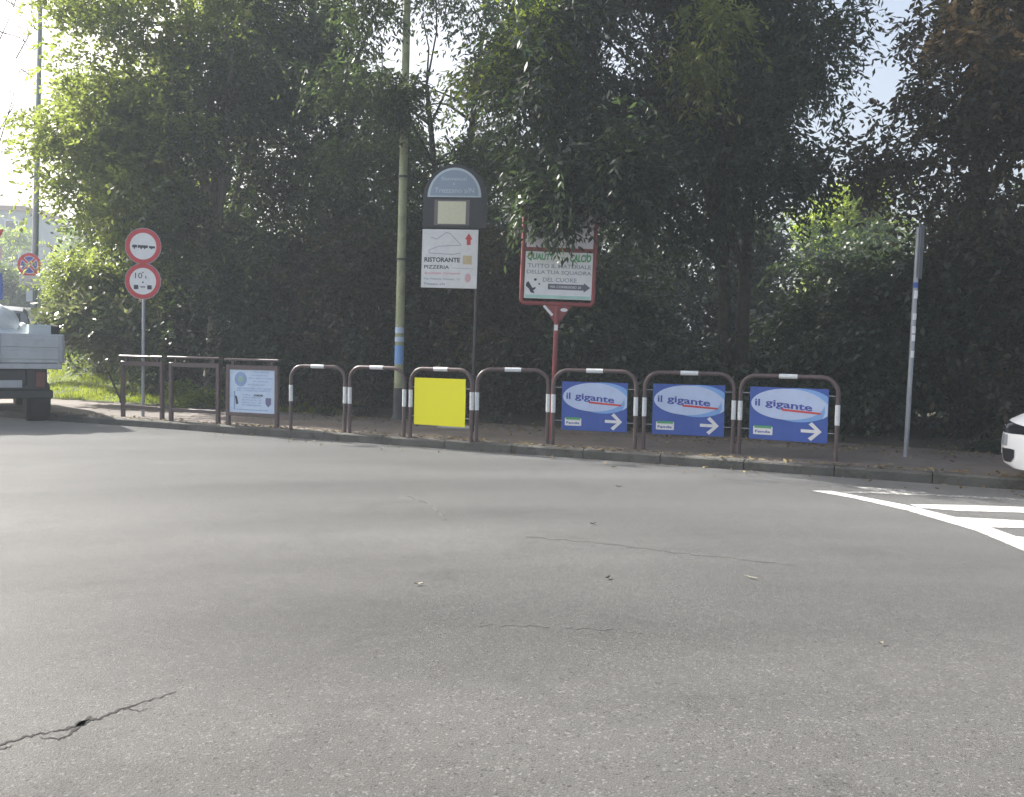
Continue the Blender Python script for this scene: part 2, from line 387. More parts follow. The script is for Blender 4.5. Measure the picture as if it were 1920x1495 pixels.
# ------------------------------------------------------------------ leaves (numpy)
def leaf_mesh(name, V, T, mt, parent=None):
    n = len(V)//4
    me = bpy.data.meshes.new(name)
    me.vertices.add(n*4); me.vertices.foreach_set('co', np.ascontiguousarray(V, np.float32).ravel())
    me.loops.add(n*4); me.loops.foreach_set('vertex_index', np.arange(n*4, dtype=np.int32))
    me.polygons.add(n); me.polygons.foreach_set('loop_start', np.arange(0, n*4, 4, dtype=np.int32))
    me.update(calc_edges=True)
    a = me.attributes.new('tint', 'FLOAT', 'FACE'); a.data.foreach_set('value', np.ascontiguousarray(T, np.float32))
    me.materials.append(mt)
    o = bpy.data.objects.new(name, me); COL.objects.link(o)
    if parent: o.parent = parent
    return o

def nrm(a): return a/np.maximum(np.linalg.norm(a, axis=1, keepdims=True), 1e-6)

def foliage(rng, ells, n_clump, sprays, leaflets, L, W, cr=.42, spray_len=.45, droop=.5, shell=.62, voids=(), tintclump=.35, low=None, br=.34, per_bough=13, clear=()):
    """clumps spread through the ellipsoids' volume; each clump has drooping sprays; each spray pairs of leaflets"""
    E = np.array([e[:6] for e in ells], float); wt = np.array([e[3]*e[4]*e[5] if len(e) < 7 else e[3]*e[4]*e[5]*e[6] for e in ells]); wt = wt**(0.75)/np.sum(wt**(0.75))
    pick = rng.choice(len(E), n_clump, p=wt)
    nb = max(3, int(n_clump/per_bough)); bp_ = rng.choice(len(E), nb, p=wt)
    bd = nrm(rng.normal(size=(nb, 3))); brd = shell + (1-shell)*rng.random(nb)
    inner = rng.random(nb) < .22; brd[inner] = rng.random(inner.sum())**.5*shell
    BC = E[bp_, :3] + bd*brd[:, None]*E[bp_, 3:6]
    sel = rng.integers(nb, size=n_clump); btint = rng.random(nb)
    scl = np.minimum(1, E[bp_, 3:6].min(1)/.9)
    C = BC[sel] + rng.normal(size=(n_clump, 3))*br*scl[sel][:, None]*np.array([1, 1, .6]); d = nrm(bd[sel]+rng.normal(size=(n_clump, 3))*.4)
    keep = np.ones(n_clump, bool)
    for (x, y, z, rx, ry, rz) in voids:
        keep &= (((C[:, 0]-x)/rx)**2 + ((C[:, 1]-y)/ry)**2 + ((C[:, 2]-z)/rz)**2) > 1
    if low is not None: keep &= C[:, 2] > low
    C = C[keep]; out = d[keep]; nc = len(C)
    ct = rng.random(nc)*.4+btint[sel][keep]**1.8*.8
    csz = .6+.8*rng.random(nc)
    S = nc*sprays
    ci = np.repeat(np.arange(nc), sprays)
    o = C[ci] + rng.normal(size=(S, 3))*cr*csz[ci][:, None]*np.array([.55, .55, .38])
    sd = nrm(out[ci]*.6 + rng.normal(size=(S, 3))*.75 + np.array([0, 0, -.15-droop*.35]))
    ln = spray_len*(.6+.8*rng.random(S))
    J = leaflets
    si = np.repeat(np.arange(S), J); jj = np.tile(np.arange(J), S)
    t = (jj//2*2+1)/J
    side = np.where(jj % 2 == 0, 1.0, -1.0)
    up = nrm(rng.normal(size=(S, 3))*.5+np.array([0, 0, 1.0])); sv = nrm(np.cross(sd, up))
    p = o[si] + sd[si]*(t*ln[si])[:, None] + np.array([0, 0, -1.0])*(t**2*ln[si]*droop)[:, None]
    ld = nrm(sd[si]*.75 + sv[si]*(side*.75)[:, None] + np.array([0, 0, -1.0])*droop*.55 + rng.normal(size=(S*J, 3))*.28)
    wv = nrm(np.cross(ld, nrm(up[si]+rng.normal(size=(S*J, 3))*.45)))
    sz = (.7+.6*rng.random(S*J))[:, None]
    a = ld*L*sz; b = wv*W*.5*sz
    V = np.empty((S*J, 4, 3)); V[:, 0] = p; V[:, 1] = p+a*.45+b; V[:, 2] = p+a; V[:, 3] = p+a*.45-b
    T = np.clip(ct[ci][si]*tintclump + rng.random(S*J)**1.6*(1-tintclump) + (rng.random(S*J) < .03)*.4, 0, 1)
    if clear:
        kp = np.ones(len(V), bool)
        for (x, y, z, rx, ry, rz) in clear: kp &= (((V[:, 0, 0]-x)/rx)**2 + ((V[:, 0, 1]-y)/ry)**2 + ((V[:, 0, 2]-z)/rz)**2) > 1
        V, T = V[kp], T[kp]
    return V.reshape(-1, 3), T, C

def limbs(rng, base, fork, C, r0, n_limb=22, n_twig=60, lean=(0, 0), forks=None, split=0):
    """tapered trunk from base to the fork(s), curving limbs out to the clumps"""
    mb = MB(); base = Vector(base)
    tops = []
    for k, fk in enumerate(forks or [fork]):
        fk = Vector(fk); pts = []; rs = []
        n = 9; bl = (fk-base).length
        wob = Vector((rng.normal()*.06, rng.normal()*.06, 0))*bl*.5
        for i in range(n):
            t = i/(n-1); q = base.lerp(fk, t) + wob*math.sin(t*math.pi) + Vector(((k*2-1)*split*.5, 0, 0))*(1-t)**2; pts.append(q)
            rs.append(r0*(1-.62*t)*(1+.45*max(0, 1-t*9)))
        pts[0].z -= .15
        mb.tube(pts, rs, 10); tops.append((pts, rs))
    if len(C):
        idx = rng.choice(len(C), min(len(C), n_limb+n_twig), replace=False)
        limb_pts = []
        for q, ii in enumerate(idx):
            c = Vector(C[ii]); big = q < n_limb
            if big:
                pts, rs = tops[int(rng.integers(len(tops)))]; k = int(rng.integers(4, len(pts))); s0 = pts[k]; rr = rs[k]*.55
                if c.z < s0.z - 1.5: s0 = pts[3]; rr = rs[3]*.4
            else:
                if not limb_pts: break
                s0, rr = min(limb_pts, key=lambda a: (a[0]-c).length); rr = min(rr*.6, .022)
            L = (c-s0).length
            mid1 = s0.lerp(c, .35)+Vector((rng.normal()*.06*L, rng.normal()*.06*L, .10*L)); mid2 = s0.lerp(c, .7)+Vector((rng.normal()*.07*L, rng.normal()*.07*L, .09*L))
            mb.tube([s0, mid1, mid2, c], [rr, rr*.7, rr*.4, .006], 6, caps=False)
            if big: limb_pts += [(mid1, rr*.7), (mid2, rr*.4)]
    return mb

def E(px, py, D, rx, ry, rz, wgt=1.0):
    c = AT(px, py, D); return (c.x, c.y, c.z, rx, ry, rz, wgt)
def V3(px, py, D, r, ry=None, rz=None):
    c = AT(px, py, D); return (c.x, c.y, c.z, r, ry or r, rz or r)

def tree(name, label, cat, base, fork, ells, lm, bark, seed, nc, sprays, leaflets, L, W, r0, group=None, forks=None, nl=22, ntw=60, split=0, **kw):
    rng = np.random.default_rng(seed)
    base = Vector(base)
    root = thing(name, label, cat, base, 0, group)
    V, T, C = foliage(rng, ells, nc, sprays, leaflets, L, W, **kw)
    b = np.array(base)
    leaf_mesh("crown" if r0 else "foliage", V-b, T, lm, root)
    fk = [tuple(Vector(f)-base) for f in (forks or [fork])]
    if r0:
        limbs(rng, (0, 0, 0), None, C-b, r0, nl, ntw, forks=fk, split=split).build("trunk", bark, root, smooth=True)
    return root

def shrub(label, base, ells, lm, seed, nc, sprays=9, leaflets=12, L=.075, W=.042, group=None, name="shrub", stems=7, **kw):
    rng = np.random.default_rng(seed); base = Vector(base)
    root = thing(name, label, "shrub", base, 0, group)
    kw.setdefault('low', base.z+.05)
    V, T, C = foliage(rng, ells, nc, sprays, leaflets, L, W, **kw)
    b = np.array(base); leaf_mesh("foliage", V-b, T, lm, root)
    mb = MB()
    for i in range(stems):
        c = Vector(C[int(rng.integers(len(C)))])-base
        s0 = Vector((rng.normal()*.12, rng.normal()*.12, -.1)); mid = s0.lerp(c, .5)+Vector((0, 0, .12*c.length))
        mb.tube([s0, mid, c], [.022, .014, .005], 6, caps=False)
    mb.build("stem", mt_bark, root, smooth=True)
    return root

#@@TREES
GAP = [V3(850, 105, 17.5, .92, 2.5, .80), V3(690, 150, 17, .22, 1.5, .20), V3(1650, 55, 14, .24, 2, .34), V3(1555, 250, 14, .22, 2, .42)]
tree("broadleaf_tree", "tall broad tree with sunlit yellow-green leaves on its outer side, beside the grey lamp post", "tree", onbank(395, 19.2), None,
     [E(330, 40, 20, 3.0, 2.4, 2.7), E(225, 190, 19, 1.40, 1.5, 2.0, 1.5), E(215, 385, 18.3, 1.10, 1.1, 1.1, 1.4), E(300, 330, 18.8, 1.2, 1.2, 1.6), E(350, -190, 20, 3.1, 2.6, 2.2), E(175, 40, 19.6, .62, 1.0, 1.7, 1.6), E(32, 312, 19, .30, .35, .20, .6), E(60, 385, 18.8, .42, .4, .12, .6)],
     lf_bright, mt_barkpale, 11, 1000, 8, 12, .115, .060, .16, forks=[AT(400, 250, 19.4)], nl=26, ntw=70, cr=.42, droop=.35)
tree("woodland_tree", "dark tree behind the cream street pole, between the sunlit tree and the willow-leaved tree", "tree", onbank(640, 20.5), None,
     [E(430, 380, 19.0, 1.9, 1.3, 2.1), E(560, 440, 18.3, 1.3, 1.1, 1.6), E(620, 250, 20.5, 1.6, 1.4, 2.4), E(470, 150, 19, 1.2, 1, 1.4), E(560, 40, 21, 1.9, 1.6, 2.0), E(690, 420, 19.5, 1.5, 1.2, 1.6), E(600, -180, 21, 1.8, 2, 1.4)],
     lf_mid, mt_bark, 12, 1000, 8, 12, .12, .055, .17, forks=[AT(640, 200, 20.5)], nl=16, ntw=40, cr=.45, droop=.5, voids=GAP)
tree("slender_tree", "thin sparse tree whose branches show against the white sky above the arched town sign", "tree", onbank(845, 17.6), None,
     [E(705, 15, 15.4, .95, .5, .55), E(665, 175, 15.5, .55, .4, .42, 1.5), E(748, 175, 15.1, .32, .3, .28, 2.5), E(750, 50, 15.2, .28, .25, .3, 1.5), E(705, 290, 16.8, .8, .6, .5), E(885, 260, 17.2, .95, .9, .65), E(860, -55, 17.4, 1.7, 1.2, .45, .8), E(780, 400, 17.8, 1.2, .8, .8), E(985, 100, 17.4, .4, .6, .9), E(850, 60, 17.5, .8, .6, .3, .1)],
     lf_mid, mt_bark, 13, 380, 7, 12, .10, .036, .11, forks=[AT(800, 160, 17.5), AT(905, 60, 17.6)], nl=18, ntw=60, cr=.36, droop=.7)
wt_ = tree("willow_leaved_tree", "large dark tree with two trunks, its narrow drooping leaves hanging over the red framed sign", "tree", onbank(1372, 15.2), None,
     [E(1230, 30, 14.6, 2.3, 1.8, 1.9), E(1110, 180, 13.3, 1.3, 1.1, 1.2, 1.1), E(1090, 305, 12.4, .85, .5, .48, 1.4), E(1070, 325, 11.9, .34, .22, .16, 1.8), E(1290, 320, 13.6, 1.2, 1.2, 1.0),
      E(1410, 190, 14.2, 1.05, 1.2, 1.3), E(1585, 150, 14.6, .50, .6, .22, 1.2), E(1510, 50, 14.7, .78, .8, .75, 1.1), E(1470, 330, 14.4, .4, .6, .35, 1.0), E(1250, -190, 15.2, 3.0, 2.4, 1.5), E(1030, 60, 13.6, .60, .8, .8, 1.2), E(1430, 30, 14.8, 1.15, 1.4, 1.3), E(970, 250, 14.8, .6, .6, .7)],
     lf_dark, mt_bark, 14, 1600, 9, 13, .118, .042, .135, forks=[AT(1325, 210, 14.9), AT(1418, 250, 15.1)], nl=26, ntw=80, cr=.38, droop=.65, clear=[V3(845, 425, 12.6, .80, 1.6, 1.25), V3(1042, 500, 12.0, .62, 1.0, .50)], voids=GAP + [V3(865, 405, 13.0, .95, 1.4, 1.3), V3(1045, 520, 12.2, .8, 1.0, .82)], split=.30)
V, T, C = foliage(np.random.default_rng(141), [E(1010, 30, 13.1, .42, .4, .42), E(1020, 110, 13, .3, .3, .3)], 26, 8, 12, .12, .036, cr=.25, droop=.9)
leaf_mesh("sunlit_tint_foliage", V-np.array(wt_.location), T, lf_lime, wt_)  # sunlight on these sprays is put into the lime leaf colour
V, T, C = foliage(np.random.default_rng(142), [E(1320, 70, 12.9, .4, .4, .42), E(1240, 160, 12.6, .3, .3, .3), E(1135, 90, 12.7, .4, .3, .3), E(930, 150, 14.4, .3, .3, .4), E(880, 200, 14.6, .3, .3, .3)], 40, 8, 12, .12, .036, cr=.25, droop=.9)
leaf_mesh("sunlit_tint_foliage", V-np.array(wt_.location), T, lf_bright, wt_)  # light-catching sprays, their sunlight painted in as paler leaves
V, T, C = foliage(np.random.default_rng(144), [E(1062, 352, 12.1, .36, .2, .14), E(1088, 360, 12.1, .20, .2, .12)], 20, 8, 12, .115, .040, cr=.16, droop=.9, spray_len=.38, br=.16)
leaf_mesh("hanging_spray", V-np.array(wt_.location), T, lf_dark, wt_)
rt_ = tree("reddish_tree", "dark tree with bronze-brown leaves standing beyond the bare grey pole and white car", "tree", onbank(1840, 13.9), None,
     [E(1900, 80, 13.2, 1.5, 1.3, 1.4), E(1870, 300, 12.9, 1.45, 1.2, 1.25), E(1715, 275, 13.7, .80, .9, .65), E(2140, 60, 12.8, 2.2, 1.8, 2.8), E(2010, -170, 13.5, 2.2, 1.8, 1.2), E(1765, 130, 13.5, .62, .8, .5), E(1690, 140, 13.8, .3, .5, .14, 1), E(2300, 350, 12.8, 1.9, 1.4, 1.8)],
     lf_brown, mt_bark, 15, 1000, 9, 12, .115, .055, .19, forks=[AT(1850, 150, 13.8), AT(2050, 120, 13.8)], nl=24, ntw=60, cr=.38, droop=.4, voids=GAP)
V, T, C = foliage(np.random.default_rng(143), [E(1745, 45, 12.6, .32, .3, .22), E(1795, 75, 12.5, .3, .3, .22), E(1850, 130, 12.2, .3, .2, .12)], 26, 7, 10, .10, .055, cr=.2, droop=.3)
leaf_mesh("bronze_foliage", V-np.array(rt_.location), T, leafmat("leaf_bronze", [(0, (.10, .07, .03)), (.6, (.26, .17, .08)), (1, (.45, .32, .16))], .4, (.5, .32, .12), .45), rt_)
tree("sunlit_tree", "pale green sunlit tree seen far back through the opening between the two dark trees", "tree", onbank(1590, 27), None,
     [E(1585, 420, 27, 1.0, 1.2, .95), E(1560, 540, 27, 1.0, 1.0, 1.0), E(1620, 460, 27, .8, 1.0, .8)],
     lf_lime, mt_bark, 16, 330, 8, 12, .13, .065, .12, forks=[AT(1590, 430, 27)], nl=10, ntw=24, cr=.45, droop=.3)
tree("acacia_tree", "small feathery yellow-green tree on the lawn behind the two round weight and vehicle signs", "tree", onbank(196, 22.4), None,
     [E(185, 500, 19.6, .62, .7, .48), E(165, 552, 19.4, .32, .4, .18), E(225, 520, 20, .60, .7, .5), E(215, 440, 20.2, .6, .6, .5)],
     lf_bright, mt_bark, 17, 210, 9, 14, .095, .026, .13, forks=[AT(205, 500, 20.2)], nl=12, ntw=30, cr=.30, droop=.45, br=.22)
# bare twigs of a tree standing beyond the left end of the kerb
rng = np.random.default_rng(5)
bt = thing("bare_tree", "bare leafless tree with thin twigs against the white sky behind the lamp post", "tree", AT(-60, 700, 24).xy.to_3d())
mb = MB(); b0 = bt.location.copy()
mb.tube([(0, 0, -.1), (0.1, 0, 3.2), (.3, 0, 6.2), (.9, 0, 8.8)], [.14, .11, .08, .03], 8)
for (a, c) in (((-20, 330), (55, 60)), ((-10, 260), (50, 150)), ((0, 60), (62, 95)), ((-20, 120), (40, -30)), ((30, 110), (66, 40)), ((-30, 300), (30, 250)), ((40, 130), (80, 180)), ((10, 0), (58, 50))):
    p, q = AT(*a, 24)-b0, AT(*c, 24)-b0; mi = p.lerp(q, .5)+Vector((.08, 0, .1))
    mb.tube([p, mi, q], [.018, .011, .005], 5, caps=False)
    for k in range(7):
        t = .3+.14*k; o_ = p.lerp(q, t); e_ = o_+Vector((rng.normal()*.3, rng.normal()*.2, rng.random()*.5)); mb.tube([o_, e_], [.01, .005], 4, caps=False)
mb.build("trunk", mt_bark, bt, smooth=True)

# big-leaved shrub on the lawn, lime plant, undergrowth row
shrub("pale shrub with large glossy leaves on the lawn behind the round signs", onbank(235, 19.0),
      [E(240, 600, 18.8, .9, .7, .52), E(165, 605, 19, .42, .5, .34), E(262, 650, 18.5, .42, .5, .30), E(270, 590, 18.9, .5, .5, .4)], lf_pale, 21, 190, 7, 7, .15, .080, name="broadleaf_shrub", stems=3, cr=.22, droop=.15, br=.22, low=1.25)
iv = shrub("ivy covered stump with dark leaves standing in the bright lawn", onbank(187, 22.0),
      [E(194, 668, 21.9, .20, .2, .30)], lf_pale, 22, 22, 5, 6, .09, .06, name="ivy_stump", cr=.13, droop=.6, br=.1, stems=0)
st_ = MB(); st_.tube([(0, 0, -.1), (.02, 0, .5), (.0, 0, 1.1), (.1, 0, 1.7)], [.17, .13, .11, .08], 10)
st_.build("trunk", mt_bark, iv, smooth=True)
shrub("small bright lime-green plant sprouting behind the middle empty brown frame", onbank(338, 17.9),
      [E(310, 742, 17.9, .28, .25, .14), E(345, 735, 17.9, .35, .3, .16), E(375, 748, 17.9, .25, .2, .12)], lf_lime, 23, 60, 7, 7, .08, .05, name="lime_plant", cr=.14, spray_len=.2, br=.12)
und = [
 (480, 18.6, [(490, 640, 18.8, .8, .8, 1.2), (330, 690, 20.2, .55, .6, .5), (370, 620, 21, .8, .6, 1.0)], lf_dark, "dark undergrowth shrub behind the frame with the pale blue notice"),
 (560, 17.6, [(560, 640, 18, 1.1, .8, 1.4), (520, 560, 18.4, 1.0, .8, 1.1)], lf_dark, "dark shrub behind the empty hoop next to the pale blue notice"),
 (670, 17.7, [(660, 560, 17.9, 1.1, .7, 1.1), (640, 690, 17.7, .9, .6, .8)], lf_brown, "brownish leafed shrub just beside the cream pole with stickers"),
 (780, 17.3, [(790, 620, 17.5, 1.1, .8, 1.6), (820, 480, 17.9, 1.1, .8, 1.0)], lf_dark, "dark shrub behind the hoop that carries the yellow panel"),  # the yellow panel is an overlay mark
 (930, 16.3, [(930, 640, 16.7, 1.2, .8, 1.4), (930, 500, 17.3, 1.0, .8, 1.0)], lf_brown, "brown tinted shrub between the town sign post and the red sign post"),
 (1090, 15.6, [(1090, 640, 16, 1.2, .8, 1.3), (1120, 510, 16.6, 1.1, .8, 1.0)], lf_dark, "dark shrub directly behind the red framed sign"),
 (1240, 15.2, [(1240, 700, 15.5, 1.1, .8, .8), (1200, 620, 16.6, .8, .8, .7)], lf_dark, "low dark shrub behind the middle blue supermarket panel"),
 (1480, 14.6, [(1480, 710, 14.9, 1.2, .8, .72), (1575, 610, 15.6, .95, .7, .75), (1500, 590, 16.6, .7, .6, .5)], lf_dark, "dark shrub behind the hoop at the end of the row"),
 (1640, 14.0, [(1640, 660, 14.4, 1.1, .8, 1.25), (1640, 570, 15, .8, .7, .8)], lf_dark, "dark shrub just before the bare grey pole"),
 (1790, 13.6, [(1790, 650, 13.9, 1.1, .8, 1.4), (1770, 520, 14.3, .9, .7, .9)], lf_dark, "dense dark shrub between the bare grey pole and the white car"),
 (1950, 13.2, [(1960, 650, 13.5, 1.2, .9, 1.4), (1930, 480, 13.8, 1.1, .8, 1.0)], lf_brown, "dense brown tinted shrub behind the white car"),
]
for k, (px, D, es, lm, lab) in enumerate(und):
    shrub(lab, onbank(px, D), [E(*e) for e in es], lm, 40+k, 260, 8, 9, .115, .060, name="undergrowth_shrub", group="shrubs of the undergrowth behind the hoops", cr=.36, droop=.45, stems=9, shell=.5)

# the wood behind, one mass nobody could count
rng = np.random.default_rng(77)
we = []
for k in range(30):
    px = 250+k*62; D = 22+rng.random()*3
    top = 230 if px < 680 else (330 if px < 1050 else (470 if px > 1400 and px < 1770 else 300))
    c = AT(px, 560, D); zt = AT(px, top+rng.normal()*25, D).z
    we.append((c.x, c.y, zt*.5, 1.7, 1.2, zt*.5)); we.append((c.x+.5, c.y-1.2, 1.3, 1.6, .7, 1.1, 2.0))
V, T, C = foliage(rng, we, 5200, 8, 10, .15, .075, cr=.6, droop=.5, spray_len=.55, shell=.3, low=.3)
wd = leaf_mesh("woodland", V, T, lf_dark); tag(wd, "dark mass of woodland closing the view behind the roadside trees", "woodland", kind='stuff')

#@@GROUNDCOVER
def on_ground(rng, n, smin, smax, dmin, dmax):
    s = rng.uniform(smin, smax, n); d = rng.uniform(dmin, dmax, n)
    return s, d
rng = np.random.default_rng(3)
n = 130000
s, d = on_ground(rng, n, -24, -4.6, 3.0, 14.5)
sp = s+1.28*(d-2.9)
ok = rng.random(n) < np.where(sp < -13.3, 0, np.where(sp < -12.5, .35, np.where(s > -5.4, .4, 1.0))); s, d = s[ok], d[ok]; n = len(s)
z = np.array([bank(a, b) for a, b in zip(s, d)])
p = np.stack([K0.x+U.x*s+N.x*d, K0.y+U.y*s+N.y*d, z], 1)
h = rng.uniform(.04, .11, n)*(1+.6*np.sin(s*3)*np.sin(d*2.3)); dirv = nrm(np.stack([rng.normal(size=n)*.45, rng.normal(size=n)*.45, np.ones(n)], 1))
sv = nrm(np.stack([rng.normal(size=n), rng.normal(size=n), np.zeros(n)], 1))*.007
V = np.empty((n, 4, 3)); V[:, 0] = p-sv; V[:, 1] = p+sv; V[:, 2] = p+sv*.4+dirv*h[:, None]; V[:, 3] = p-sv*.4+dirv*h[:, None]
tag(leaf_mesh("grass", V.reshape(-1, 3), np.clip(rng.random(n)*.7+.3*(np.sin(s*1.7)*np.sin(d*1.3) > .3), 0, 1), lf_grass), "bright sunlit mown grass on the bank behind the frames", "grass", kind='stuff')
# fallen leaves and twigs: on the pavement, along the kerb, under the trees
rng = np.random.default_rng(9)
n = 9000
s = np.concatenate([rng.uniform(-9, 13, 5200), rng.uniform(-9, 14, 3000), rng.uniform(-6, 13, 800)])
d = np.concatenate([3.0-np.abs(rng.normal(size=5200))*.8, np.abs(rng.normal(size=3000))*.12+.05, rng.normal(size=800)*.3-.1])
ok = (d > -1.2) & (d < 4) & (rng.random(n) < np.where(s < -5, .25, .6)); s, d = s[ok], d[ok]; n = len(s)
z = np.where(d > 2.9, .15, np.where(d > 0.01, .128, .008))
c = np.stack([K0.x+U.x*s+N.x*d, K0.y+U.y*s+N.y*d, z], 1)
a = rng.uniform(0, 6.28, n); L = rng.uniform(.012, .045, n); ax = np.stack([np.cos(a), np.sin(a), rng.normal(size=n)*.25], 1)*L[:, None]; bx = np.stack([-np.sin(a), np.cos(a), rng.normal(size=n)*.25], 1)*L[:, None]*.45
V = np.empty((n, 4, 3)); V[:, 0] = c-ax; V[:, 1] = c+bx; V[:, 2] = c+ax; V[:, 3] = c-bx; V[:, :, 2] += .008
tag(leaf_mesh("fallen_leaves", V.reshape(-1, 3), rng.random(n), lf_dry), "dry brown fallen leaves littering the pavement and kerb", "leaves", kind='stuff')
# weeds creeping over the kerb stones and along the pavement's back edge
V, T, C = foliage(np.random.default_rng(31), [tuple(P(float(q), 3.05+.25*math.sin(q*3), .14))+(.35, .22, .13) for q in np.arange(-5, 13, .45)] + [tuple(P(float(q), .14, .12))+(.3, .06, .05) for q in np.arange(-9, 2, .8)],
                  520, 6, 6, .05, .022, cr=.14, spray_len=.12, droop=.2, low=.1)
tag(leaf_mesh("weeds", V, T, lf_dark), "low weeds along the back edge of the pavement and the kerb", "weeds", kind='stuff')

#@@ROADMARKS
def rp(mb, pts, z=.004): mb.sheet([G(x, y) for x, y in pts], z)
mk = MB()
rp(mk, [(1522, 921), (1560, 921.5), (1700, 948), (1830, 980), (1925, 1014), (1990, 1040), (2350, 1190), (2350, 1222), (1990, 1062), (1925, 1036), (1830, 996), (1700, 958), (1600, 935)])
tag(mk.build("edge_line", mt_paint), "solid white diagonal edge line of the hatched area on the asphalt", "road marking")
stripes = [("stripe nearest the kerb, thin and even", [(1706, 946.5), (1800, 948), (1990, 954), (2400, 972), (2400, 988), (1990, 967), (1925, 962.5), (1800, 959), (1724, 953.5)]),
           ("middle stripe of the hatched area", [(1762, 970.5), (1800, 971), (1990, 981), (2400, 1003), (2400, 1022), (1990, 997), (1925, 991.5), (1842, 989.5), (1800, 979)]),
           ("stripe of the hatched area nearest the camera, mostly cropped", [(1884, 1006), (1990, 1012), (2400, 1040), (2400, 1064), (1990, 1036), (1940, 1030)])]
for lab, pts in stripes:
    mb = MB(); rp(mb, pts, .0045); tag(mb.build("hatch_stripe", mt_paint), "white painted " + lab, "road marking", "hatching stripes on the road")
mb = MB()
rp(mb, [(1600, 913), (1700, 919), (1745, 925), (1690, 926.5), (1625, 919)], .0035)
rp(mb, [(1570, 923.5), (1660, 927), (1760, 931), (1990, 945), (1990, 941), (1760, 928), (1640, 923)], .0036)
tag(mb.build("faded_marking", mt_worn), "faint worn white marking at the edge of the tree shade", "road marking")
def jag(pts, wd, seed, z=.002, sub=6, amp=1.0, gaps=0):
    rg = random.Random(seed); out = []
    for (a, b), w0, w1 in zip(zip(pts[:-1], pts[1:]), wd[:-1], wd[1:]):
        for k in range(sub):
            t = k/sub; x = a[0]+(b[0]-a[0])*t; y = a[1]+(b[1]-a[1])*t + rg.uniform(-1, 1)*2.2*amp
            out.append((G(x, y), (w0+(w1-w0)*t)*rg.uniform(.5, 1.4)))
    mb = MB(); rows = []
    for i, (p_, w_) in enumerate(out):
        q = out[min(i+1, len(out)-1)][0]-out[max(i-1, 0)][0]; nn = Vector((-q.y, q.x, 0)).normalized()*w_/2
        rows.append([Vector((p_.x, p_.y, z))-nn, Vector((p_.x, p_.y, z))+nn])
    if gaps:
        run = []
        for r_ in rows:
            if rg.random() < gaps:
                if len(run) > 1: mb.grid(run)
                run = []
            else: run.append(r_)
        return mb.grid(run) if len(run) > 1 else mb
    return mb.grid(rows)
ck = jag([(-40, 1412), (0, 1398), (40, 1385), (75, 1376), (110, 1372), (150, 1358), (185, 1348), (230, 1330), (280, 1314), (340, 1294)], [.012, .013, .011, .007, .008, .032, .010, .009, .008, .004], 5)
b3 = jag([(230, 1330), (262, 1334), (290, 1326)], [.006, .004, .002], 6); ck.add(b3.v, b3.f)
b4 = jag([(-40, 1418), (5, 1404), (30, 1398)], [.006, .007, .002], 16); ck.add(b4.v, b4.f)
b2 = jag([(75, 1384), (110, 1388), (135, 1374), (150, 1360), (175, 1340)], [.005, .008, .013, .028, .004], 7)
ck.add(b2.v, b2.f)
tag(ck.build("road_crack", mt_crack), "dark jagged crack running across the near asphalt and widening into a small hole", "crack")
sm1 = jag([(765, 932), (800, 945), (825, 962), (838, 985)], [.02, .03, .03, .02], 8, .0018, 9, .8, .12)
tag(sm1.build("asphalt_seam", mt_seam), "short curved dark seam in the asphalt near the kerb", "seam", "seams in the asphalt")
sm2 = jag([(985, 1008), (1120, 1018), (1260, 1036), (1390, 1050), (1500, 1062)], [.02, .035, .03, .02, .01], 9, .0018, 9, .8, 0)
tag(sm2.build("asphalt_seam", mt_seam), "long faint seam crossing the middle of the asphalt", "seam", "seams in the asphalt")
sm3 = jag([(780, 1166), (900, 1172), (1040, 1176), (1140, 1181), (1240, 1190)], [.004, .009, .016, .012, .004], 10, .0018, 12, 1.3, .25)
tag(sm3.build("asphalt_seam", mt_seam), "rough darker seam lying closest to the camera", "seam", "seams in the asphalt")
for lab, x, y, L, an, c in (("dark dry leaf lying on the middle of the road", 1112, 984, .05, .3, lf_dry), ("pale twig on the open asphalt", 1408, 1086, .09, -.9, lf_dry), ("brown leaf beyond the faint long seam", 1160, 914, .06, .1, lf_dry),
                            ("small pale scrap near the rough seam", 785, 1098, .05, .2, lf_dry), ("yellowish leaf on the right part of the asphalt", 1652, 1210, .035, .5, lf_dry), ("dark crumpled leaf on the dark part of the asphalt", 1140, 1086, .05, .9, lf_dry)):
    p_ = G(x, y); ww = L*.5 if 'twig' not in lab else L*.12
    mb = MB(); ca, sa = math.cos(an), math.sin(an)
    rows = []
    for i in range(5):
        t = i/4-.5; hw = ww*(.5-2*t*t*.9)
        rows.append([(ca*t*L-sa*k*hw, sa*t*L+ca*k*hw, .006+.012*abs(t)+abs(k)*.006) for k in (-1, 0, 1)])
    o = mb.grid(rows).build("fallen_leaf" if 'leaf' in lab else ("twig" if 'twig' in lab else "paper_scrap"), M("litter_"+str(x), (.36, .34, .27) if ('pale' in lab or 'yellow' in lab) else (.07, .05, .035), .8), loc=p_)
    tag(o, lab, "litter")

#@@STREET
def ground_pt(px, py): return G(px, py, .12)
def span(xl, yl, xr, yr):
    a, b = ground_pt(xl, yl), ground_pt(xr, yr); c = (a+b)/2; v = b-a
    return c, v.length, math.atan2(v.y, v.x)

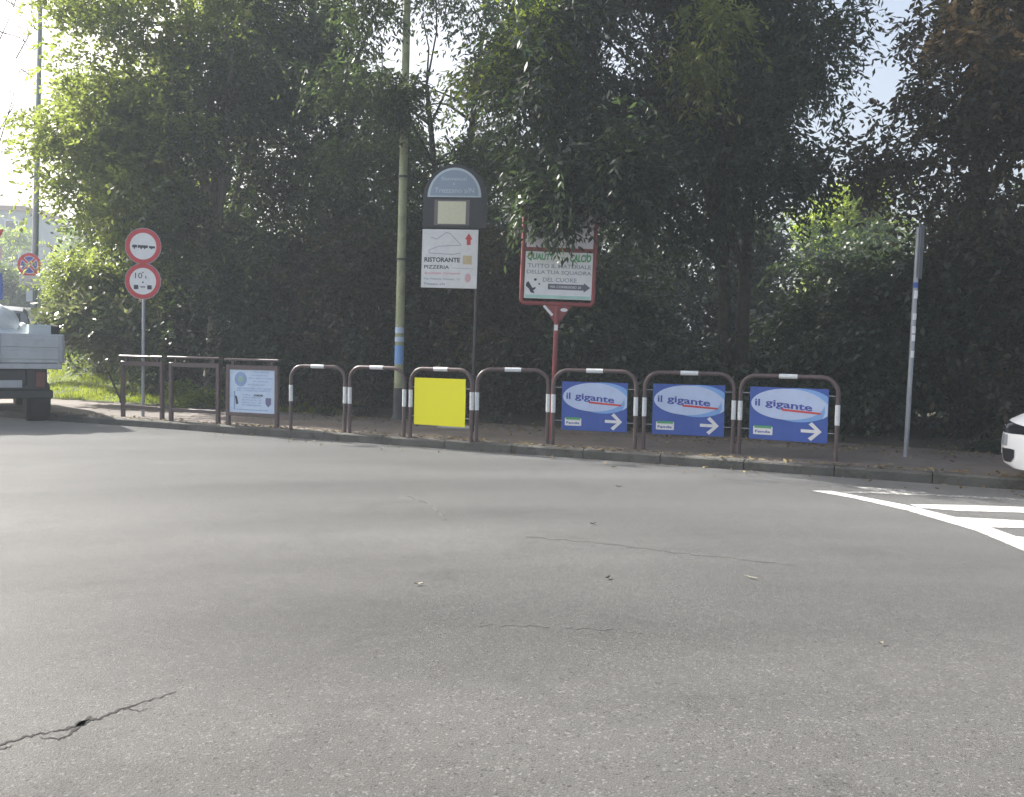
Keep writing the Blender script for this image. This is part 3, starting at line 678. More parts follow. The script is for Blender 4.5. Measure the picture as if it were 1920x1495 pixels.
# three brown rectangular frames
def frame(xl, yl, xr, yr, ytop, label):
    c, wd_, rz = span(xl, yl, xr, yr); t = thing("barrier_frame", label, "barrier frame", c, rz, "rectangular brown frames at the end of the row")
    hgt = AT((xl+xr)/2, ytop, c.y).z - .12
    h2 = wd_/2; a = .03
    for sx in (-1, 1): MB().box(sx*h2-a, sx*h2+a, -a, a, -.1, hgt-.10, .006).build("post", mt_brown, t)
    MB().box(-h2-.05, h2+.05, -.05, .05, hgt-.035, hgt, .008).build("cap_rail", mt_brown, t)
    for sx in (-.8, .8): MB().box(sx*h2-.02, sx*h2+.02, -.02, .02, hgt-.10, hgt-.035).build("spacer", mt_brown, t)
    MB().box(-h2+a, h2-a, -.025, .025, hgt-.17, hgt-.10, .005).build("top_rail", mt_brown, t)
    MB().box(-h2+a, h2-a, -.025, .025, .145, .205, .005).build("bottom_rail", mt_brown, t)
    return t, h2, hgt
frame(231, 781, 304, 787, 667, "empty brown frame crossed by the post of the two round signs")
frame(321, 789, 409, 794, 669, "empty brown frame in the middle of the three frames")
t3, h2, hgt = frame(428, 797, 519, 802, 673, "brown frame holding the pale blue printed notice")
x0, x1, z0, z1 = -h2+.03, h2-.03, .205, hgt-.17
MB().box(x0, x1, -.012, .012, z0, z1).build("backboard", mt_noticeblue, t3)
W_, H_ = x1-x0, z1-z0
def nx(u): return x0+u*W_
def nz_(v): return z0+v*H_
Y = -.014
a = MB(); a.ring(nx(.25), nz_(.78), .035, .10*W_*1.35, Y); a.build("round_crest", mt_noticeink, t3)
MB().flat(ell(nx(.25), nz_(.78), .05, .05), Y-.001).build("crest_centre", M("crest_green", (.34, .50, .45), .5), t3)
for i, (u0, u1, v) in enumerate(((.52, .86, .93), (.50, .84, .86), (.42, .96, .79), (.52, .86, .72), (.40, .78, .64), (.18, .92, .55), (.16, .90, .50))):
    a = MB(); lettering(a, ("CITTA DI TREZZANO", "POLIZIA LOCALE", "VIA AI MALCANTONE", "SUL NAVIGLIO", "PROTEZIONE CIVILE", "SERVIZIO PER I CITTADINI", "DAL LUNEDI AL SABATO")[i], nx(u0), nz_(v), (u1-u0)*W_, .035*H_, Y, .01); a.build("lettering", mt_noticeink, t3)
for i, (u0, u1, v) in enumerate(((.28, .52, .40), (.28, .70, .34), (.28, .70, .28), (.28, .70, .22), (.28, .70, .16))):
    a = MB(); lettering(a, ("TEL.", "ORARI DI APERTURA", "MATTINO 9 - 12", "SERA 15 - 18", "INFORMAZIONI")[i], nx(u0), nz_(v), (u1-u0)*W_, .03*H_, Y, .01); a.build("lettering", mt_noticeink, t3)
a = MB(); a.flat(rrect(nx(.10), nx(.13), nz_(.06), nz_(.50), .005), Y); a.flat(rrect(nx(.14), nx(.86), nz_(.06), nz_(.075), .004), Y)
a.build("border_line", mt_noticeink, t3)
LT(t3, mt_ink, ("COMUNE", nx(.54), nz_(.385), .20*W_, .05*H_, Y-.001, .03))
a = MB()
a.flat([(nx(.12), nz_(.40)), (nx(.17), nz_(.37)), (nx(.20), nz_(.20)), (nx(.15), nz_(.19)), (nx(.14), nz_(.30))], Y-.001)
a.build("figure_emblem", mt_ink, t3)
a = MB(); a.flat([(nx(.80), nz_(.36)), (nx(.92), nz_(.36)), (nx(.92), nz_(.22)), (nx(.86), nz_(.14)), (nx(.80), nz_(.22))], Y-.001); a.build("shield_emblem", M("shield_purple", (.16, .16, .30), .5), t3)

# hoops
def hoop(xl, yl, xr, yr, ytop, label):
    c, wd_, rz = span(xl, yl, xr, yr); t = thing("hoop_barrier", label, "hoop barrier", c, rz, "brown tubular hoops along the kerb")
    hgt = AT((xl+xr)/2, ytop, c.y).z - .12; h2 = wd_/2; r = .026; cr = .19
    H = hgt-r
    pts = [(-h2, 0, -.1), (-h2, 0, H-cr)] + [(-h2+cr-cr*math.cos(R(a)), 0, H-cr+cr*math.sin(R(a))) for a in range(12, 90, 12)] + [(-h2+cr, 0, H), (h2-cr, 0, H)]
    pts += [(h2-cr+cr*math.sin(R(a)), 0, H-cr+cr*math.cos(R(a))) for a in range(12, 90, 12)] + [(h2, 0, H-cr), (h2, 0, -.1)]
    MB().tube(pts, r, 14).build("hoop_tube", mt_brown, t, smooth=True)
    MB().cyl((-.11, 0, H), (.11, 0, H), r+.003, n=16).build("reflective_band", mt_bandw, t, smooth=True)
    for sx in (-1, 1): MB().cyl((sx*h2, 0, .42), (sx*h2, 0, .66), r+.003, n=16).build("reflective_band", mt_bandw, t, smooth=True)
    return t, h2, hgt
hoops = [
 (545, 805.5, 646, 811, 684, "bare brown hoop next to the pale blue notice frame"),
 (655, 812, 757, 819, 686, "bare brown hoop in front of the cream pole with stickers"),
 (769, 820, 883, 828, 689, "brown hoop with a plain yellow panel"),  # the yellow panel is an overlay mark over the hoop's sign
 (893, 828, 1026, 832, 690, "bare brown hoop between the yellow panel and the red sign post"),  # the yellow panel is an overlay mark
 (1036, 833, 1190, 841, 692, "brown hoop with a blue supermarket panel, next to the red sign post"),
 (1206, 842, 1373, 850, 696, "brown hoop with a blue supermarket panel, between two other blue panels"),
 (1385, 851, 1567, 865, 702, "brown hoop with a blue supermarket panel, at the far end beside the bare grey pole")]
H = [hoop(*h_) for h_ in hoops]

def clips(t, h2, zs, xa, xb):
    for z in zs:
        for sx in (-1, 1):
            xe = xa if sx < 0 else xb
            MB().cyl((sx*(h2-.02), 0, z), (xe, .0, z), .006, n=6).build("clip", mt_galv, t)
# overlay mark over the hoop's sign, built as a plain yellow panel
t, h2, hgt = H[2]
MB().box(-h2*.87, h2*.80, -.006, .006, .185, .83).build("panel", mt_yellow, t, label="plain bright yellow panel")  # overlay mark built as a panel, not a part of the hoop
clips(t, h2, (.30, .70), -h2*.87, h2*.80)
# supermarket panels
def market(t, h2, fx0, fx1, z0, z1):
    x0, x1 = h2*fx0, h2*fx1; W, Hh = x1-x0, z1-z0
    X = lambda u: x0+u*W
    Z = lambda v: z0+v*Hh
    pn = MB().box(x0, x1, -.006, .006, z0, z1).build("panel", mt_blue, t)
    y = -.008
    # outer pale-blue swoosh ellipse cut by the panel edge, then the white ellipse
    pts = [(min(a_, X(.995)), b_) for a_, b_ in ell(X(.63), Z(.68), .44*W, .315*Hh, 60)]
    MB().flat(pts, y).build("oval_shade", mt_ltblue, pn)
    pts = [(min(a_, X(.995)), b_) for a_, b_ in ell(X(.60), Z(.60), .415*W, .305*Hh, 60)]
    MB().flat([(min(a_, X(.995)), b_) for a_, b_ in ell(X(.485), Z(.69), .465*W, .292*Hh, 64)], y-.002).build("oval", mt_oval, pn)
    a = MB(); a.flat([(X(.86), Z(.87)), (X(.93), Z(.80)), (X(.995), Z(.72)), (X(.995), Z(.50)), (X(.93), Z(.44)), (X(.965), Z(.56)), (X(.955), Z(.68)), (X(.92), Z(.78))], y-.0035)
    a.build("oval_tip", mt_oval, pn)
    LT(pn, mt_inkblue, ("il", X(.07), Z(.645), .065*W, .135*Hh, y-.004, .022, 0, -.10))
    LT(pn, mt_inkblue, ("gigante", X(.205), Z(.61), .60*W, .165*Hh, y-.004, .022, 0, -.085))
    a = MB(); a.flat([(X(.42), Z(.605)), (X(.91), Z(.56)), (X(.915), Z(.525)), (X(.42), Z(.565))], y-.005); a.build("underline", mt_inkred, pn)
    a = MB(); a.flat([(X(.67), Z(.24)), (X(.845), Z(.235)), (X(.765), Z(.335)), (X(.805), Z(.38)), (X(.93), Z(.205)), (X(.80), Z(.03)), (X(.76), Z(.075)), (X(.845), Z(.175)), (X(.67), Z(.18))], y-.001)
    a.build("arrow", mt_white, pn)
    MB().flat(rrect(X(.055), X(.31), Z(.09), Z(.25), .012), y).build("small_logo", mt_white, pn)
    a = MB(); a.flat(rrect(X(.07), X(.295), Z(.215), Z(.262), .006), y-.002); a.build("small_logo_band", mt_inkgreen, pn)
    LT(pn, mt_inkblue, ("Famila", X(.08), Z(.125), .20*W, .05*Hh, y-.002, .02))
    clips(t, h2, (z0+.12, z1-.08), x0, x1)
market(H[4][0], H[4][1], -.79, .80, .20, .835)
market(H[5][0], H[5][1], -.81, .80, .20, .84)
market(H[6][0], H[6][1], -.79, .82, .20, .84)

def disc_sign(t, r, cz, y, ring_w=.27, back=True):
    MB().tube([(0, y, cz), (0, y+.004, cz)], [r, r], 48).build("sign_back", mt_galv, t, smooth=True)
    MB().flat(ell(0, cz, r*.97, r*.97, 48), y-.002).build("sign_face", mt_white, t)
    a = MB().ring(0, cz, r*(1-ring_w), r*.97, y-.0035, 48); return a
# two round signs on one post
b = G(268, 783, .12); b = AT(268, 783, b.y+.25); b.z = .12
t = thing("road_sign", "grey post with two red ringed round signs, one above the other, behind the empty frame", "road sign", b, 0, tilt=(0, R(.4)))
top = AT(272, 434, b.y).z-.12
MB().cyl((0, 0, -.2), (0, 0, top-.02), .027, n=14).build("post", mt_galv, t, smooth=True)
z1_ = AT(272, 462.5, b.y).z-.12; z2_ = AT(272, 528, b.y).z-.12; r_ = .305
a = disc_sign(t, r_, z1_, -.04); a.build("red_ring", mt_red, t)
# low wide vehicle pictogram
zc = z1_-.005
for pl_ in ([(-.19, zc-.005), (-.17, zc+.028), (-.10, zc+.022), (-.10, zc-.02), (-.17, zc-.02)], [(-.09, zc-.022), (-.09, zc+.022), (.08, zc+.018), (.08, zc-.024)], [(.10, zc-.026), (.10, zc+.012), (.20, zc+.006), (.20, zc-.028)]):
    MB().flat(pl_, -.045).build("pictogram_wagon", mt_ink, t)
for xx in (-.145, -.03, .03, .145): MB().flat(ell(xx, zc-.03, .014, .014, 14), -.046).build("pictogram_wheel", mt_ink, t)
a = disc_sign(t, r_, z2_, -.04); a.build("red_ring", mt_red, t)
zc = z2_
LT(t, mt_ink, ("10", -.13, zc+.045, .12, .095, -.045, .0), ("t", .035, zc+.045, .03, .05, -.045, .02))
for pl_ in ([(0-.02, zc+.155), (.02, zc+.155), (0, zc+.13)], [(-.018, zc-.03), (.018, zc-.03), (0, zc+.005)]): MB().flat(pl_, -.045).build("arrow_tip", mt_ink, t)
for pl_ in (rrect(-.15, -.075, zc-.135, zc-.065, .01), rrect(.075, .15, zc-.135, zc-.065, .01)): MB().flat(pl_, -.045).build("pictogram_wheel", mt_ink, t)
MB().flat(line2((-.04, zc-.095), (.04, zc-.095), .018), -.045).build("pictogram_axle", mt_ink, t)

# cream pole with stickers
b = G(746, 787, .12)
t = thing("street_pole", "tall cream-green pole with blue and white stickers, rising through the branches", "pole", b, 0, tilt=(0, R(.45)))
MB().tube([(0, 0, .55), (0, 0, 4.2), (0, 0, 9.2)], [.080, .072, .058], 20).build("pole", mt_polegreen, t, smooth=True)
MB().tube([(0, 0, -.2), (0, 0, .0), (0, 0, .08), (0, 0, .55)], [.15, .13, .09, .083], 20).build("base_sleeve", mt_poledark, t, smooth=True)
for py in (332, 487): zz = AT(760, py, b.y).z-.12; MB().cyl((0, 0, zz-.02), (0, 0, zz+.02), .083, n=20).build("clamp_band", mt_poledark, t, smooth=True)
for (ya, yb, mtx) in ((648, 683, mt_ltblue), (614, 625, mt_noticeblue), (632, 641, mt_noticeblue)):
    za, zb = AT(747, yb, b.y).z-.12, AT(747, ya, b.y).z-.12; rows = []
    for k in range(9): an = R(-160+k*17); rows.append([(math.cos(an)*.0835, math.sin(an)*.0835, za), (math.cos(an)*.0835, math.sin(an)*.0835, zb)])
    MB().grid(rows).build("sticker", mtx, t)

# town sign board
b = AT(885, 760, 13.6); b.z = .12
t = thing("town_sign", "dark arched board on one slim post with the town name and a restaurant panel", "sign board", b, R(-8), tilt=(0, R(.9)))
k = 1700/13.6
def bx(px): return (px-888)/k
def bz(py): return AT(845, py, b.y).z-.12
MB().cyl((.0, .03, -.2), (.0, .03, bz(400)), .030, n=14).build("post", mt_black, t, smooth=True)
zA = bz(372); r_ = (bx(903)-bx(782))/2; cx = (bx(903)+bx(782))/2
poly = [(bx(782), bz(428)), (bx(903), bz(428))] + ell(cx, zA, r_, bz(308)-zA, 24, 0, 180)
MB().prism(poly, -.02, .02).build("backboard", mt_black, t)
tc_ = (bx(790)+bx(892))/2; tr = (bx(892)-bx(790))/2
MB().flat(ell(tc_, bz(370), tr, bz(314.5)-bz(370), 30, 0, 180), -.023).build("name_panel_rim", mt_townrim, t)
np_ = MB().flat(ell(tc_, bz(367.5), tr*.90, bz(319)-bz(367.5), 30, 0, 180), -.025).build("name_panel", mt_town, t)
LT(np_, mt_townrim, ("Benvenuti", tc_-.20, bz(339), .38, .055, -.027, .01), ("a", tc_-.025, bz(347), .035, .03, -.027, .01), ("Trezzano s/N", tc_-.30, bz(362), .60, .075, -.027, .01))
MB().box(bx(804), bx(871), -.026, -.0205, bz(423), bz(375)).build("notice_case", M("case_brown_grey", (.16, .15, .15), .5), t)
MB().box(bx(811), bx(864), -.029, -.0265, bz(420.5), bz(378)).build("notice", mt_cream, t)
MB().box(bx(783), bx(889), -.034, -.022, bz(541), bz(431)).build("restaurant_panel", mt_white, t)
x0, x1, z0, z1 = bx(783), bx(889), bz(541), bz(431); W_, H_ = x1-x0, z1-z0
X = lambda u: x0+u*W_
Z = lambda v: z0+v*H_
Y = -.036
a = MB()
for p_, q_ in (((.16, .86), (.26, .83)), ((.26, .83), (.43, .945)), ((.43, .945), (.50, .93)), ((.50, .93), (.70, .74)), ((.70, .735), (.30, .71)), ((.30, .71), (.12, .64)), ((.12, .64), (.14, .59)), ((.14, .59), (.55, .575)), ((.55, .575), (.70, .60))):
    a.flat(line2((X(p_[0]), Z(p_[1])), (X(q_[0]), Z(q_[1])), .008), Y)
a.build("mountain_drawing", mt_inkgrey, t)
a = MB(); a.flat([(X(.80), Z(.74)), (X(.87), Z(.74)), (X(.87), Z(.83)), (X(.90), Z(.84)), (X(.835), Z(.94)), (X(.77), Z(.84)), (X(.80), Z(.83))], Y); a.build("arrow", mt_inkred, t)
LT(t, mt_ink, ("RISTORANTE", X(.05), Z(.44), .64*W_, .08*H_, Y, .03), ("PIZZERIA", X(.05), Z(.325), .45*W_, .06*H_, Y, .015))
LT(t, mt_inkpink, ("Specialita Campane", X(.05), Z(.225), .65*W_, .045*H_, Y, .015, .3))
LT(t, mt_inkgrey, ("Via Vittorio Veneto, 12", X(.05), Z(.13), .65*W_, .04*H_, Y, .01), ("Trezzano s/N", X(.05), Z(.045), .38*W_, .04*H_, Y, .02))
MB().flat(line2((X(.55), Z(.345)), (X(.95), Z(.335)), .005), Y).build("rule_line", mt_inkgrey, t)
a = MB(); a.flat(rrect(X(.74), X(.90), Z(.41), Z(.56), .008), Y); a.build("emblem", M("emblem_tan", (.60, .50, .30), .5), t)
a = MB(); a.flat(ell(X(.84), Z(.18), .055*W_, .075*H_, 20), Y); a.build("emblem", M("emblem_rose", (.70, .45, .48), .5), t)

# red framed sign
b = AT(1034, 800, 12.6); b.z = .12
t = thing("framed_sign", "red framed double sign on a red post, its upper panel half hidden by hanging leaves", "sign board", b, R(-4), tilt=(0, R(1.3)))
k = 1700/12.6
def bx(px): return (px-1040)/k
def bz(py): return AT(1038, py, b.y).z-.12
MB().cyl((0, 0, -.2), (0, 0, bz(574)), .034, n=14).build("post", mt_frred, t, smooth=True)
xl, xr, zb, zt = bx(972), bx(1106), bz(570), bz(388); r = .05
pts = [(xl, zb+r), (xl, zt-r)] + [(xl+r-r*math.cos(R(q)), zt-r+r*math.sin(R(q))) for q in (30, 60)] + [(xl+r, zt), (xr-r, zt)] + [(xr-r+r*math.sin(R(q)), zt-r+r*math.cos(R(q))) for q in (30, 60)] + [(xr, zt-r), (xr, zb+r)] + [(xr-r+r*math.cos(R(q)), zb+r-r*math.sin(R(q))) for q in (30, 60)] + [(xr-r, zb), (xl+r, zb)] + [(xl+r-r*math.sin(R(q)), zb+r-r*math.cos(R(q))) for q in (30, 60)] + [(xl, zb+r), (xl, zb+r+.01)]
MB().tube([(p_[0], 0, p_[1]) for p_ in pts], .030, 10).build("frame", mt_frred, t, smooth=True)
MB().box(xl+.02, xr-.02, -.018, .018, bz(471.5), bz(465.5)).build("cross_bar", mt_frred, t)
MB().prism([(bx(1012), zb-.01), (bx(1068), zb-.01), (.03, bz(606)), (-.03, bz(606))], -.012, .012).build("gusset", mt_frred, t)
MB().flat(line2((bx(1015), zb-.03), (bx(1032), bz(592)), .035), -.015).build("sticker", mt_white, t)
MB().flat(ell(bx(1053), bz(581), .05, .025, 12), -.015).build("sticker", mt_white, t)
MB().flat(rrect(-.028, .022, bz(620), bz(609), .004), -.036).build("sticker", mt_white, t)
MB().box(bx(978), bx(1102), -.012, .0, bz(465), bz(391)).build("upper_panel", mt_pinkish, t)
lp = MB().box(bx(977), bx(1103), -.012, .0, bz(561), bz(473)).build("lower_panel", mt_white, t)
x0, x1, z0, z1 = bx(977), bx(1103), bz(561), bz(473); W_, H_ = x1-x0, z1-z0; Y = -.0145
a = MB(); lettering(a, "QUALITY", X(.03), Z(.80), .40*W_, .16*H_, Y, .04, .15); a.build("lettering", mt_inkgreen, lp); LT(lp, mt_inkgreen, ("CALCIO", X(.66), Z(.80), .31*W_, .16*H_, Y, .04, .15)); a = MB(); a.flat(line2((X(.53), Z(.88)), (X(.58), Z(.88)), .012), Y); a.build("dash", mt_inkgreen, lp)
LT(lp, mt_inkgrey, ("TUTTO IL MATERIALE", X(.04), Z(.655), .93*W_, .085*H_, Y, .012), ("DELLA TUA SQUADRA", X(.03), Z(.51), .95*W_, .095*H_, Y, .012), ("DEL CUORE", X(.27), Z(.36), .50*W_, .09*H_, Y, .012))
a = MB(); a.flat([(X(.35), Z(.20)), (X(.88), Z(.20)), (X(.88), Z(.155)), (X(.975), Z(.26)), (X(.88), Z(.36)), (X(.88), Z(.32)), (X(.35), Z(.32))], Y); a.build("arrow", mt_inkgrey if False else M("arrow_grey", (.13, .13, .17), .5), lp)
LT(lp, mt_white, ("VIA CORREGGIO 20", X(.38), Z(.235), .46*W_, .05*H_, Y-.002, .01))
a = MB()
a.flat([(X(.03), Z(.33)), (X(.06), Z(.36)), (X(.12), Z(.22)), (X(.17), Z(.24)), (X(.165), Z(.20)), (X(.135), Z(.17)), (X(.155), Z(.11)), (X(.10), Z(.12)), (X(.07), Z(.20)), (X(.02), Z(.26))], Y); MB().flat(ell(X(.16), Z(.40), .02, .018, 12), Y).build("ball_drawing", mt_ink, lp); MB().flat(ell(X(.22), Z(.31), .013, .012, 12), Y).build("ball_drawing", mt_ink, lp)
a.build("player_drawing", mt_ink, lp)
a = MB().flat([(X(.02), Z(.01)), (X(.98), Z(.01)), (X(.98), Z(.075)), (X(.02), Z(.075))], Y); a.build("bottom_strip", mt_mint, lp)

# bare grey pole with an edge-on plate
b = G(1698, 857, .12)
t = thing("bare_pole", "bare grey metal pole with torn stickers and a plate seen edge-on", "pole", b, 0, tilt=(0, R(.9)))
zt = AT(1717, 426, b.y).z-.12
MB().cyl((0, 0, -.2), (0, 0, zt), .030, n=14).build("post", mt_galv, t, smooth=True)
MB().box(.030, .062, -.30, .30, zt-.62, zt+.05).build("edge_on_plate", M("plate_back", (.13, .14, .15), .5), t) if False else None
pl = MB().box(-.004, .004, -.12, .12, zt-.62, zt+.04).build("edge_on_plate", M("plate_back", (.16, .17, .18), .5), t); pl.location = (.052, .03, 0); pl.rotation_euler[2] = R(-38)
for (ya, yb, mtx) in ((530, 540, mt_blue), (545, 560, mt_white), (588, 600, mt_white), (612, 625, mt_white), (628, 640, mt_white), (658, 671, mt_white)):
    za, zb = AT(1710, yb, b.y).z-.12, AT(1710, ya, b.y).z-.12; rows = []
    span_ = (0, 9) if mtx is mt_blue else (2, 8)
    for q in range(*span_): an = R(-165+q*18); rows.append([(math.cos(an)*.0325, math.sin(an)*.0325, za), (math.cos(an)*.0325, math.sin(an)*.0325, zb)])
    MB().grid(rows).build("sticker", mtx, t)

# lamp post with the no-stopping sign
b = AT(60, 740, 22.5); b.z = .12
t = thing("lamp_post", "slim pale grey lamp post rising in front of the white sky", "lamp post", b, 0, tilt=(0, R(1.6)))
MB().tube([(0, 0, -.3), (0, 0, 4), (0, 0, 9.6)], [.085, .072, .05], 16).build("pole", mt_lamp, t, smooth=True)
MB().tube([(0, 0, 9.5), (-.25, -.1, 9.9), (-1.3, -.5, 10.1)], [.045, .04, .035], 10).build("arm", mt_lamp, t, smooth=True)
MB().box(-1.9, -1.25, -.75, -.45, 10.02, 10.14, .03).build("lamp_head", mt_lamp, t)
b2 = b.copy(); b2.y -= .14
t = thing("no_stopping_sign", "round blue no stopping sign with red cross above a small plate, on the lamp post", "road sign", (AT(56, 700, b2.y).x, b2.y, .12))
zc = AT(55, 497, b2.y).z-.12; r_ = .295
MB().tube([(0, 0, zc), (0, .004, zc)], [r_, r_], 40).build("sign_back", mt_galv, t)
MB().flat(ell(0, zc, r_*.97, r_*.97, 40), -.002).build("sign_face", mt_blue, t)
MB().ring(0, zc, r_*.74, r_*.97, -.0035, 40).build("red_ring", mt_red, t)
a = MB(); a.ring(0, zc, r_*.68, r_*.74, -.0035, 40)
for sg in (1, -1): a.flat(line2((-.155, zc-sg*.155), (.155, zc+sg*.155), .085), -.004-.0005*sg)
a.build("cross_edge", M("faded_pale", (.62, .60, .66), .5), t)
a = MB()
for sg in (1, -1): a.flat(line2((-.15, zc-sg*.15), (.15, zc+sg*.15), .045), -.006-.0005*sg)
a.build("red_cross", mt_red, t)
zz = AT(55, 526, b2.y).z-.12
pl = MB().box(-.25, .25, -.004, .004, zz-.12, zz+.12).build("supplementary_plate", M("plate_faded", (.52, .53, .50), .5), t)
LT(pl, mt_inkgrey, ("0 - 24", -.19, zz-.035, .36, .07, -.006, .02))
zz = AT(56, 555, b2.y).z-.12; MB().box(-.08, .08, -.003, .003, zz-.14, zz+.13).build("sticker_plate", mt_crate, t)
MB().cyl((0.02, .03, zc-1.1), (0.02, .03, zc+.2), .015, n=8).build("bracket", mt_galv, t)

# sign post cut by the left edge of the picture
b = AT(-18, 740, 21.5); b.z = .02
t = thing("cropped_sign_post", "post with a red edged triangle, a faded round sign and a blue plate, mostly cropped", "road sign", b)
MB().cyl((0, 0.03, -.1), (0, 0.03, 3.9), .03, n=12).build("post", mt_galv, t, smooth=True)
k = 1700/21.5; zt = AT(-18, 430, 21.5).z-.02
tri = [(-.33, zt), (.33, zt), (.345, zt-.03), (.02, zt-.60), (-.02, zt-.60), (-.345, zt-.03)]
MB().prism(tri, -.004, .0).build("triangle", mt_red, t)
MB().flat([(-.21, zt-.09), (.21, zt-.09), (0, zt-.45)], -.006).build("triangle_face", mt_white, t)
zc = AT(-18, 475, 21.5).z-.02
MB().tube([(0, .006, zc), (0, .012, zc)], [.30, .30], 36).build("round_sign", M("faded_pink", (.72, .55, .58), .5), t)
z1 = AT(-18, 512, 21.5).z-.02; z0 = AT(-18, 562, 21.5).z-.02
MB().box(-.31, .31, -.004, .004, z0, z1).build("blue_plate", mt_blue, t)

# pale slab on the pavement under the yellow panel
c, wd_, rz = span(815, 806, 880, 808)
tag(MB().box(-.28, .28, -.16, .22, 0, .03, .006).build("paving_slab", mt_stone, loc=(c.x+.05, c.y+.35, .12)), "loose pale concrete slab lying under the yellow panel", "slab")
bpy.data.objects["paving_slab"].rotation_euler[2] = rz

#@@VEHICLES
def wheel(t, x, y, r, wdt, rimside=1, name="wheel"):
    wr = bpy.data.objects.new(name, None)
    pts = []; rs = []
    prof = [(-.505, r*.62), (-.5, r*.90), (-.40, r*.985), (-.2, r), (.2, r), (.40, r*.985), (.5, r*.90), (.505, r*.62)]
    mb = MB().tube([(0, a_*wdt, 0) for a_, _ in prof], [b_ for _, b_ in prof], 28)
    w_ = mb.build(name, None, t, smooth=True, loc=(x, y, r)); w_.data.materials.append(mt_rubber)
    m2 = MB().tube([(0, rimside*wdt*.42, 0), (0, rimside*wdt*.52, 0)], [r*.60, r*.58], 20)
    for q in range(5):
        an = q*2*math.pi/5; m2.add([(math.cos(an+o_)*rr, rimside*wdt*.54, math.sin(an+o_)*rr) for o_, rr in ((-.5, .05), (.5, .05), (.12, r*.56), (-.12, r*.56))], [(0, 1, 2, 3)])
    m2.build("rim", mt_rim, w_, smooth=False)
    bpy.data.objects.remove(wr)
    return w_
def loft(stations, mt, t, name="body"):
    """stations: (x, hw, hw_roof, z_bottom, z_belt, z_top)"""
    rows = []
    for (x, hw, hr, zb, zbelt, zt) in stations:
        half = [(0, zb), (hw*.80, zb), (hw*.95, zb+.05), (hw, zb+.16), (hw*1.0, (zb+zbelt)/2+.05), (hw*.975, zbelt-.03), (hw*.955, zbelt), (hr*1.0, zbelt+(zt-zbelt)*.88), (hr*.90, zt-.015*(zt > zbelt+.1)), (hr*.6, zt), (0, zt+.012)]
        ring_ = [(x, y, z) for y, z in half] + [(x, -y, z) for y, z in half[-2:0:-1]]
        rows.append(ring_+[ring_[0]])
    mb = MB().grid(rows)
    n_ = len(rows[0])-1
    mb.f.append(tuple(range(n_-1, -1, -1))); b_ = (len(rows)-1)*(n_+1); mb.f.append(tuple(b_+i for i in range(n_)))
    return mb.build(name, mt, t, smooth=True)

# white car, cropped by the right edge
CARH = math.atan2(-.30, -.95)
nose = AT(1875, 860, 9.62)
hx, hy = math.cos(CARH), math.sin(CARH)
# right front corner sits at the nose pixel; car's right side is the far one
org = Vector((nose.x - hx*2.10 - (hy)*.80, nose.y - hy*2.10 + (hx)*.80, 0.0))
t = thing("parked_car", "white car nosing in at the edge of the picture with a dark headlamp", "car", org, CARH)
t_body = loft([(-2.2, .62, .5, .40, .80, .98), (-2.15, .78, .6, .30, .86, 1.20), (-1.7, .86, .64, .24, .92, 1.45), (-.8, .89, .66, .20, .93, 1.52), (.2, .89, .65, .20, .92, 1.48), (.75, .89, .62, .20, .90, 1.22),
      (1.15, .885, .72, .20, .88, .98), (1.7, .87, .70, .20, .80, .86), (1.98, .83, .62, .21, .72, .775), (2.12, .77, .55, .215, .66, .70), (2.20, .66, .45, .225, .60, .64), (2.24, .50, .35, .225, .57, .60), (2.26, .30, .2, .23, .55, .58)], mt_carwhite, t)
from mathutils.bvhtree import BVHTree
_bm = t_body.data; _bv = BVHTree.FromPolygons([v.co.copy() for v in _bm.vertices], [tuple(p.vertices) for p in _bm.polygons])
mt_clear = M("clear_lens", (.30, .33, .37), .2)
def patch(rows_, sy, name, mt, off=.006):
    fine = []
    for (a0, zl0, zh0), (a1, zl1, zh1) in zip(rows_[:-1], rows_[1:]):
        for q in range(4):
            u = q/4; fine.append((a0+(a1-a0)*u, zl0+(zl1-zl0)*u, zh0+(zh1-zh0)*u))
    fine.append(rows_[-1]); out = []
    for an, zl, zh in fine:
        dv = Vector((math.cos(R(an)), sy*math.sin(R(an)), 0)); r_ = []
        for v in range(5):
            z = zl+(zh-zl)*v/4; hit = _bv.ray_cast(Vector((1.4, 0, z))+dv*4, -dv)
            r_.append((hit[0] + hit[1]*off) if hit[0] else Vector((1.4, 0, z))+dv*.8)
        out.append([tuple(q) for q in r_])
    return MB().grid(out).build(name, mt, t, smooth=True)
# dark glass: windscreen and side windows proud of the body
MB().add([(.78, -.60, 1.22), (.78, .60, 1.22), (1.14, .70, 1.0), (1.14, -.70, 1.0)], [(0, 1, 2, 3)]).build("windscreen", mt_glass, t, loc=(.012, 0, .012))
for sy in (-1, 1):
    MB().add([(-1.6, sy*.875, .96), (.95, sy*.875, .96), (.45, sy*.70, 1.38), (-1.3, sy*.70, 1.40)], [(0, 1, 2, 3)]).build("side_window", mt_glass, t)
    wheel(t, 1.35, sy*.80, .32, .21, sy); wheel(t, -1.35, sy*.80, .32, .21, sy)
    # lamps and openings follow the body's own surface
    patch([(18, .585, .640), (30, .580, .660), (42, .585, .685), (52, .595, .70), (62, .62, .715), (70, .66, .72)], sy, "headlight", mt_glass)
    patch([(30, .34, .42), (33, .29, .425), (36, .285, .425), (40, .29, .425), (43, .30, .425)], sy, "air_intake", mt_black)
    patch([(37, .455, .565), (40, .45, .57), (44, .455, .57)], sy, "corner_lamp", mt_clear)
    MB().box(.72, .92, sy*1.0-.09, sy*1.0+.09, .95, 1.08, .03).build("mirror", mt_carwhite, t)
